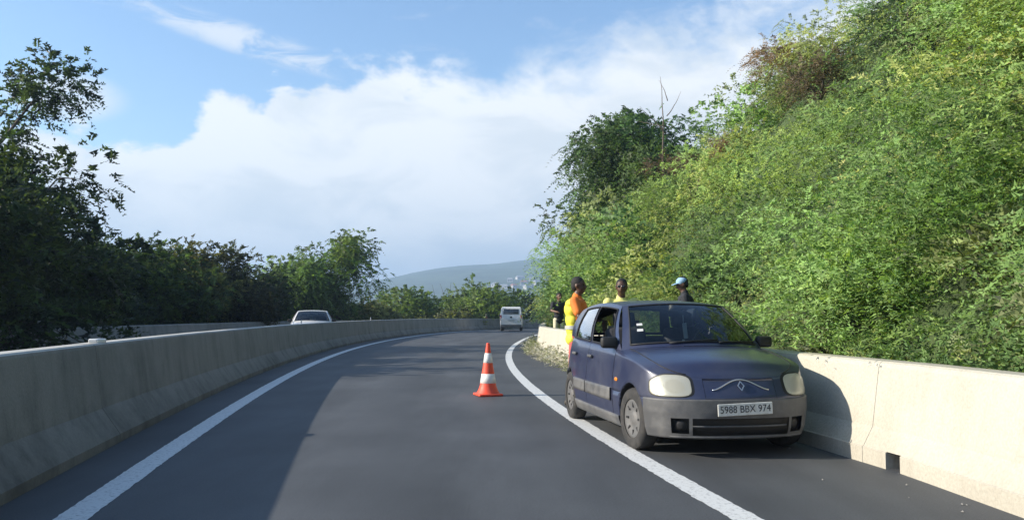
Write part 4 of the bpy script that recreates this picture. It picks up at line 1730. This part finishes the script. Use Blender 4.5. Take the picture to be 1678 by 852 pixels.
reflector(float(wall_l(9.1)) - .34, 9.1, .957, 'white reflector lying on top of the central barrier near the left edge', .20, .045)
reflector(float(wall_far(25.2)) - .38, 25.2, .845, 'small white reflector on the far barrier at the left edge', .10, .22)
reflector(float(wall_l(35.0)) - .37, 29.3, .957, 'small white reflector on the barrier just left of the white car', .06, .10)
reflector(float(wall_l(44.0)) - .37, 44.0, .955, 'small white reflector on the central barrier right of the white car', .07, .14)
M_PALERED = simple('faded red band', (0.45, 0.20, 0.16), 0.6)
M_GREYP = simple('greyed white plastic', (0.42, 0.41, 0.39), 0.6)
mk = empty('marker_post', (-2.40, 83.0, float(ZR(83)) - .02))
tag(mk, 'short pale red-and-white marker post behind the barrier just left of the van', 'marker post')
V, F = lathe_data([(.20, 0), (.19, .08), (.13, .5), (.10, 1.3), (.06, 1.42), (.001, 1.44)], 16)
mesh('post', V, F, M_GREYP, mk, True)
V, F = lathe_data([(.135, .95), (.13, 1.0), (.12, 1.18), (.12, 1.2)], 16)
mesh('red_band', V, F, M_PALERED, mk, True)


# ------------------------------------------------------------------ people
M_SKIN_D = simple('dark skin', (0.085, 0.042, 0.026), 0.5, var=0.08, scale=20)
M_SKIN_B = simple('brown skin', (0.16, 0.082, 0.05), 0.5, var=0.08, scale=20)
M_HAIR = simple('black hair', (0.010, 0.009, 0.009), 0.75, var=0.3, scale=60, bump=0.8, bscale=90)
M_VEST = simple('fluorescent yellow vest', (0.76, 0.70, 0.06), 0.7, var=0.08, scale=6)
M_TAPE = simple('grey reflective tape', (0.45, 0.46, 0.42), 0.35)
M_ORANGE = simple('orange shirt', (0.78, 0.20, 0.03), 0.8, var=0.08, scale=7)
M_SHORTS = simple('faded red shorts', (0.42, 0.10, 0.09), 0.85, var=0.12, scale=7)
M_DARKC = simple('dark work cloth', (0.020, 0.022, 0.028), 0.85, var=0.2, scale=9)
M_CREAM = simple('cream cloth', (0.62, 0.57, 0.40), 0.85, var=0.1, scale=9)
M_PALEY = simple('pale yellow cloth', (0.72, 0.68, 0.22), 0.8)
M_JEAN = simple('dark jeans', (0.03, 0.04, 0.07), 0.85, var=0.2, scale=9)
M_CAPB = simple('pale blue cap cloth', (0.30, 0.48, 0.66), 0.8, var=0.1, scale=14)
M_BOOT = simple('worn boot leather', (0.035, 0.028, 0.022), 0.6)
M_EYE = simple('eye', (0.02, 0.016, 0.014), 0.2)
M_VISOR = simple('dark glasses', (0.012, 0.012, 0.014), 0.15, coat=0.5)


def blob(name, parts, mat, parent, voxel=.014, smooth=3):
    """overlapping tapered limbs fused into one continuous skin."""
    V, F = [], []

    def ball(M, nu, nv):
        o = len(V)
        V.append(M @ Vector((0, 0, 1)))
        for j in range(1, nv):
            for i in range(nu):
                th, ph = math.pi * j / nv, 2 * math.pi * i / nu
                V.append(M @ Vector((math.sin(th) * math.cos(ph), math.sin(th) * math.sin(ph), math.cos(th))))
        V.append(M @ Vector((0, 0, -1)))
        e = len(V) - 1
        for i in range(nu):
            i2 = (i + 1) % nu
            F.append((o, o + 1 + i, o + 1 + i2))
            F.append((e, e - nu + i2, e - nu + i))
            for j in range(nv - 2):
                F.append((o + 1 + j * nu + i, o + 1 + (j + 1) * nu + i, o + 1 + (j + 1) * nu + i2, o + 1 + j * nu + i2))
    for p in parts:
        if p[0] == 'c':                      # tapered limb p0 r0 p1 r1
            _, a, ra, b, rb_ = p
            a, b = Vector(a), Vector(b)
            for k in range(7):
                t = k / 6
                ball(Matrix.Translation(a.lerp(b, t)) @ Matrix.Diagonal((*[ra + (rb_ - ra) * t] * 3, 1)), 10, 7)
        else:                                # ellipsoid centre, radii, rotation
            _, c, r, rot = p
            ball(Matrix.Translation(c) @ (rot.to_4x4() if rot else Matrix.Identity(4)) @ Matrix.Diagonal((*r, 1)), 18, 12)
    me = bpy.data.meshes.new(name)
    me.from_pydata([tuple(v) for v in V], [], F)
    me.update()
    tmp = bpy.data.objects.new('tmp', me)
    sc2 = bpy.data.scenes.new('tmp')
    sc2.collection.objects.link(tmp)
    rm = tmp.modifiers.new('r', 'REMESH')
    rm.mode = 'VOXEL'
    rm.voxel_size = voxel
    sm = tmp.modifiers.new('s', 'SMOOTH')
    sm.factor = .5
    sm.iterations = smooth
    vl = sc2.view_layers[0]
    vl.update()
    out = bpy.data.meshes.new_from_object(tmp.evaluated_get(vl.depsgraph))
    bpy.data.objects.remove(tmp)
    bpy.data.scenes.remove(sc2)
    out.name = name
    return link(name, out, mat, parent, True)


def lerp(a, b, t):
    return tuple(np.asarray(a) * (1 - t) + np.asarray(b) * t)


def person(label, loc, rz, h, skin, arms, shirt, vest=None, legs=M_JEAN, shorts=False, head_turn=0.0, head_pitch=0.0, cap=None, glasses=False, lean=0.0, stride=.10, hair=True):
    """local frame: faces +x, y is the left side. arms: {side: (elbow, wrist)} in fractions of height relative to the shoulder."""
    root = empty('person', loc, rz)
    tag(root, label, 'person')
    H = h
    lx = lambda z: lean * max(z - .5 * H, 0)
    hip, sh, neck = .52 * H, .815 * H, .855 * H
    B = []
    legsP, torsoP, sleeveP, shoes = [], [], [], []
    for s in (-1, 1):
        hp = (0, s * .052 * H, hip)
        kn = (s * stride * .5 + .02, s * .058 * H, .285 * H)
        an = (s * stride, s * .060 * H, .045 * H)
        B += [('c', hp, .05 * H, kn, .034 * H), ('c', kn, .033 * H, an, .021 * H)]
        B += [('c', (an[0] - .02, an[1], .022 * H), .02 * H, (an[0] + .085 * H, an[1] + s * .008 * H, .017 * H), .017 * H)]
        shoes += [('c', (an[0] - .022, an[1], .026 * H), .027 * H, (an[0] + .09 * H, an[1] + s * .008 * H, .021 * H), .021 * H),
                  ('c', an, .026 * H, (an[0] - .01, an[1], .03 * H), .028 * H)]
        if shorts:
            legsP += [('c', hp, .058 * H, lerp(hp, kn, .92), .047 * H)]
        else:
            legsP += [('c', hp, .057 * H, kn, .041 * H), ('c', kn, .041 * H, lerp(kn, an, .9), .031 * H)]
        sp = (lx(sh), s * .112 * H, sh - .012 * H)
        el, wr = arms[s]
        el = tuple(np.array(sp) + np.array(el) * H)
        wr = tuple(np.array(sp) + np.array(wr) * H)
        B += [('c', sp, .030 * H, el, .023 * H), ('c', el, .023 * H, wr, .015 * H)]
        d = Vector(wr) - Vector(el)
        d.normalize()
        side = d.cross(Vector((0, 0, 1)))
        if side.length < .2:
            side = Vector((0, 1, 0))
        side.normalize()
        palm = Vector(wr) + d * .028 * H
        B += [('c', wr, .014 * H, tuple(palm), .019 * H), ('c', tuple(palm + side * .014 * H), .011 * H, tuple(palm - side * .014 * H), .011 * H)]
        for q, ln in zip((-1.5, -.5, .5, 1.5), (.034, .044, .047, .040)):
            f0 = palm + side * (q * .0095 * H) + d * .012 * H
            f1 = f0 + d * ln * .55 * H
            f2 = f1 + (d * .6 + Vector((0, 0, -.6))) * ln * .5 * H
            B += [('c', tuple(f0), .0052 * H, tuple(f1), .0048 * H), ('c', tuple(f1), .0048 * H, tuple(f2), .0042 * H)]
        th0 = palm + side * (s * .016 * H)
        B += [('c', tuple(th0), .0062 * H, tuple(th0 + (d * .7 + side * s * .7) * .028 * H), .0052 * H)]
        sleeveP += [('c', sp, .043 * H, lerp(sp, el, .68), .037 * H)]
    # trunk
    T = [((lx(.50 * H), 0, .515 * H), (.062 * H, .092 * H, .06 * H)), ((lx(.58 * H), 0, .585 * H), (.058 * H, .083 * H, .075 * H)),
         ((lx(.66 * H), 0, .665 * H), (.062 * H, .088 * H, .08 * H)), ((lx(.74 * H), 0, .745 * H), (.070 * H, .103 * H, .08 * H)),
         ((lx(.79 * H), 0, .79 * H), (.060 * H, .118 * H, .042 * H))]
    B += [('e', c, r, None) for c, r in T]
    B += [('c', (lx(sh), 0, sh - .01 * H), .042 * H, (lx(neck) + .008 * H, 0, .875 * H), .031 * H)]
    # head
    hc = Vector((lx(.93 * H) + .016 * H, 0, .932 * H))
    rot = Matrix.Rotation(head_turn, 3, 'Z') @ Matrix.Rotation(head_pitch, 3, 'Y')

    def hp_(x, y, z):
        return tuple(hc + rot @ Vector((x * H, y * H, z * H)))
    B += [('e', hp_(-.006, 0, .012), (.054 * H, .045 * H, .054 * H), rot), ('e', hp_(.010, 0, -.018), (.042 * H, .036 * H, .048 * H), rot),
          ('e', hp_(.022, 0, -.048), (.022 * H, .022 * H, .017 * H), rot),                     # chin
          ('c', hp_(.048, 0, .006), .006 * H, hp_(.060, 0, -.016), .0088 * H),                  # nose
          ('e', hp_(.046, 0, -.032), (.008 * H, .017 * H, .006 * H), rot),                      # lips
          ('e', hp_(.042, 0, .014), (.009 * H, .032 * H, .006 * H), rot)]                       # brow
    for s in (-1, 1):
        B += [('e', hp_(-.004, s * .045, -.004), (.012 * H, .006 * H, .018 * H), rot)]
    body = blob('body', B, skin, root, .0105 * H / 1.7, 2)
    for s in (-1, 1):
        V, F = [], []
        bm = bmesh.new()
        bmesh.ops.create_uvsphere(bm, u_segments=10, v_segments=7, radius=.0055 * H, matrix=Matrix.Translation(hp_(.0445, s * .017, .003)))
        from_bm('eye', bm, M_EYE, root, True)
    if hair:
        blob('hair', [('e', hp_(-.012, 0, .020), (.054 * H, .0475 * H, .053 * H), rot), ('e', hp_(-.030, 0, -.006), (.034 * H, .043 * H, .045 * H), rot)], M_HAIR, root, .008, 1)
    if cap:
        c = blob('cap', [('e', hp_(-.006, 0, .026), (.058 * H, .050 * H, .044 * H), rot)], cap, root, .008, 1)
        blob('peak', [('e', hp_(.066, 0, .020), (.038 * H, .036 * H, .0055 * H), rot)], cap, c, .005, 1)
    if glasses:
        for s in (-1, 1):
            blob('glasses_lens', [('e', hp_(.0495, s * .018, .002), (.006 * H, .015 * H, .0105 * H), rot)], M_VISOR, root, .004, 1)
        tube('glasses_arm', [hp_(.040, -.034, .006), hp_(.0, -.050, .004)], .003, M_VISOR, root, 5)
        tube('glasses_arm', [hp_(.040, .034, .006), hp_(.0, .050, .004)], .003, M_VISOR, root, 5)
    # clothes
    tp = [('e', c, (r[0] * 1.13 + .008, r[1] * 1.07 + .006, r[2] * 1.02), None) for c, r in T]
    blob('shirt', tp + sleeveP + [('c', (lx(sh), 0, sh), .045 * H, (lx(neck), 0, .848 * H), .038 * H)], shirt, root, .012, 2)
    blob('shorts' if shorts else 'trousers', legsP + [('e', (0, 0, .525 * H), (.070 * H, .098 * H, .05 * H), None)], legs, root, .012, 2)
    blob('shoes', shoes, M_BOOT, root, .010, 2)
    if vest:
        vp = [('e', (c[0] - .034, 0, c[2]), (r[0] * 1.10 + .010, r[1] * 1.12 + .008, r[2] * 1.04), None) for c, r in T]
        vo = blob('vest', vp, vest, root, .012, 2)
        for z in (.605,):
            V, F = [], []
            k = 28
            a_ = np.interp(z, [.515, .585, .665, .745], [.062, .060, .064, .070])
            b_ = np.interp(z, [.515, .585, .665, .745], [.092, .086, .090, .103])
            for zz in (-.014, .014):
                for i in range(k):
                    an_ = 2 * math.pi * i / k
                    V.append((lx(z * H) - .034 + (a_ * H * 1.10 + .018) * math.cos(an_), (b_ * H * 1.12 + .016) * math.sin(an_), (z + zz) * H))
            for i in range(k):
                F.append((i, (i + 1) % k, k + (i + 1) % k, k + i))
            mesh('reflective_tape', V, F, M_TAPE, vo, True)
    return root


REST = {-1: ((-.01, -.03, -.165), (.03, -.035, -.31)), 1: ((-.01, .03, -.165), (.03, .035, -.31))}
BENT = {-1: ((.045, -.045, -.115), (.165, -.005, -.135)), 1: ((-.01, .035, -.16), (.10, .0, -.22))}
person('person in a yellow safety vest over an orange shirt, standing behind the blue car', (.905, 12.35, 0), R(-14), 1.77, M_SKIN_D,
       BENT, M_ORANGE, M_VEST, M_SHORTS, True, head_turn=R(-10))
person('person in dark glasses and pale yellow vest, face showing over the car roof', (1.56, 12.7, 0), R(-75), 1.76, M_SKIN_D,
       REST, M_PALEY, M_VEST, M_JEAN, False, head_turn=R(-25), glasses=True)
person('person in a pale blue cap and dark clothes beyond the car roof', (2.98, 15.0, .14), R(170), 1.74, M_SKIN_D,
       REST, M_DARKC, None, M_DARKC, False, head_turn=R(15), head_pitch=R(18), cap=M_CAPB, lean=.10)
person('person in a dark jacket and cream trousers, farthest back behind the end of the wall', (1.46, 27.6, .14), R(-70), 1.78, M_SKIN_B,
       BENT, M_DARKC, None, M_CREAM, False)

# ------------------------------------------------------------------ loose bits on the shoulder
M_PEB = simple('pale grit', (0.24, 0.23, 0.21), 0.9)
rng = np.random.default_rng(3)
V, F = [], []
for k in range(110):
    y = rng.uniform(4.6, 30)
    x = float(wall_r(y)) - abs(rng.normal(0, .28)) - .02
    r = rng.uniform(.004, .013)
    o = len(V)
    for (a, b, c) in ((1, 0, 0), (-1, 0, 0), (0, 1, 0), (0, -1, 0), (0, 0, 1), (0, 0, -.4)):
        V.append((x + a * r * rng.uniform(.7, 1.3), y + b * r * rng.uniform(.7, 1.4), .004 + (c + .3) * r * .8))
    for (a, b) in ((0, 2), (2, 1), (1, 3), (3, 0)):
        F += [(o + a, o + b, o + 4), (o + b, o + a, o + 5)]
tag(mesh('shoulder_grit', V, F, M_PEB), 'pale grit scattered on the asphalt along the right wall', 'grit', kind='stuff')

# ------------------------------------------------------------------ the air
m = bpy.data.materials.new('haze')
m.use_nodes = True
m.node_tree.nodes.clear()
ho = m.node_tree.nodes.new('ShaderNodeOutputMaterial')
pv = m.node_tree.nodes.new('ShaderNodeVolumePrincipled')
pv.inputs['Color'].default_value = (0.50, 0.72, 1.0, 1)
pv.inputs['Density'].default_value = 0.00056
pv.inputs['Anisotropy'].default_value = 0.2
m.node_tree.links.new(pv.outputs[0], ho.inputs['Volume'])
bm = bmesh.new()
add_box(bm, (0, 1000, 80), (7600, 4400, 170))
hz = from_bm('haze', bm, m)
tag(hz, 'pale blue haze over the distance', 'haze', kind='stuff')
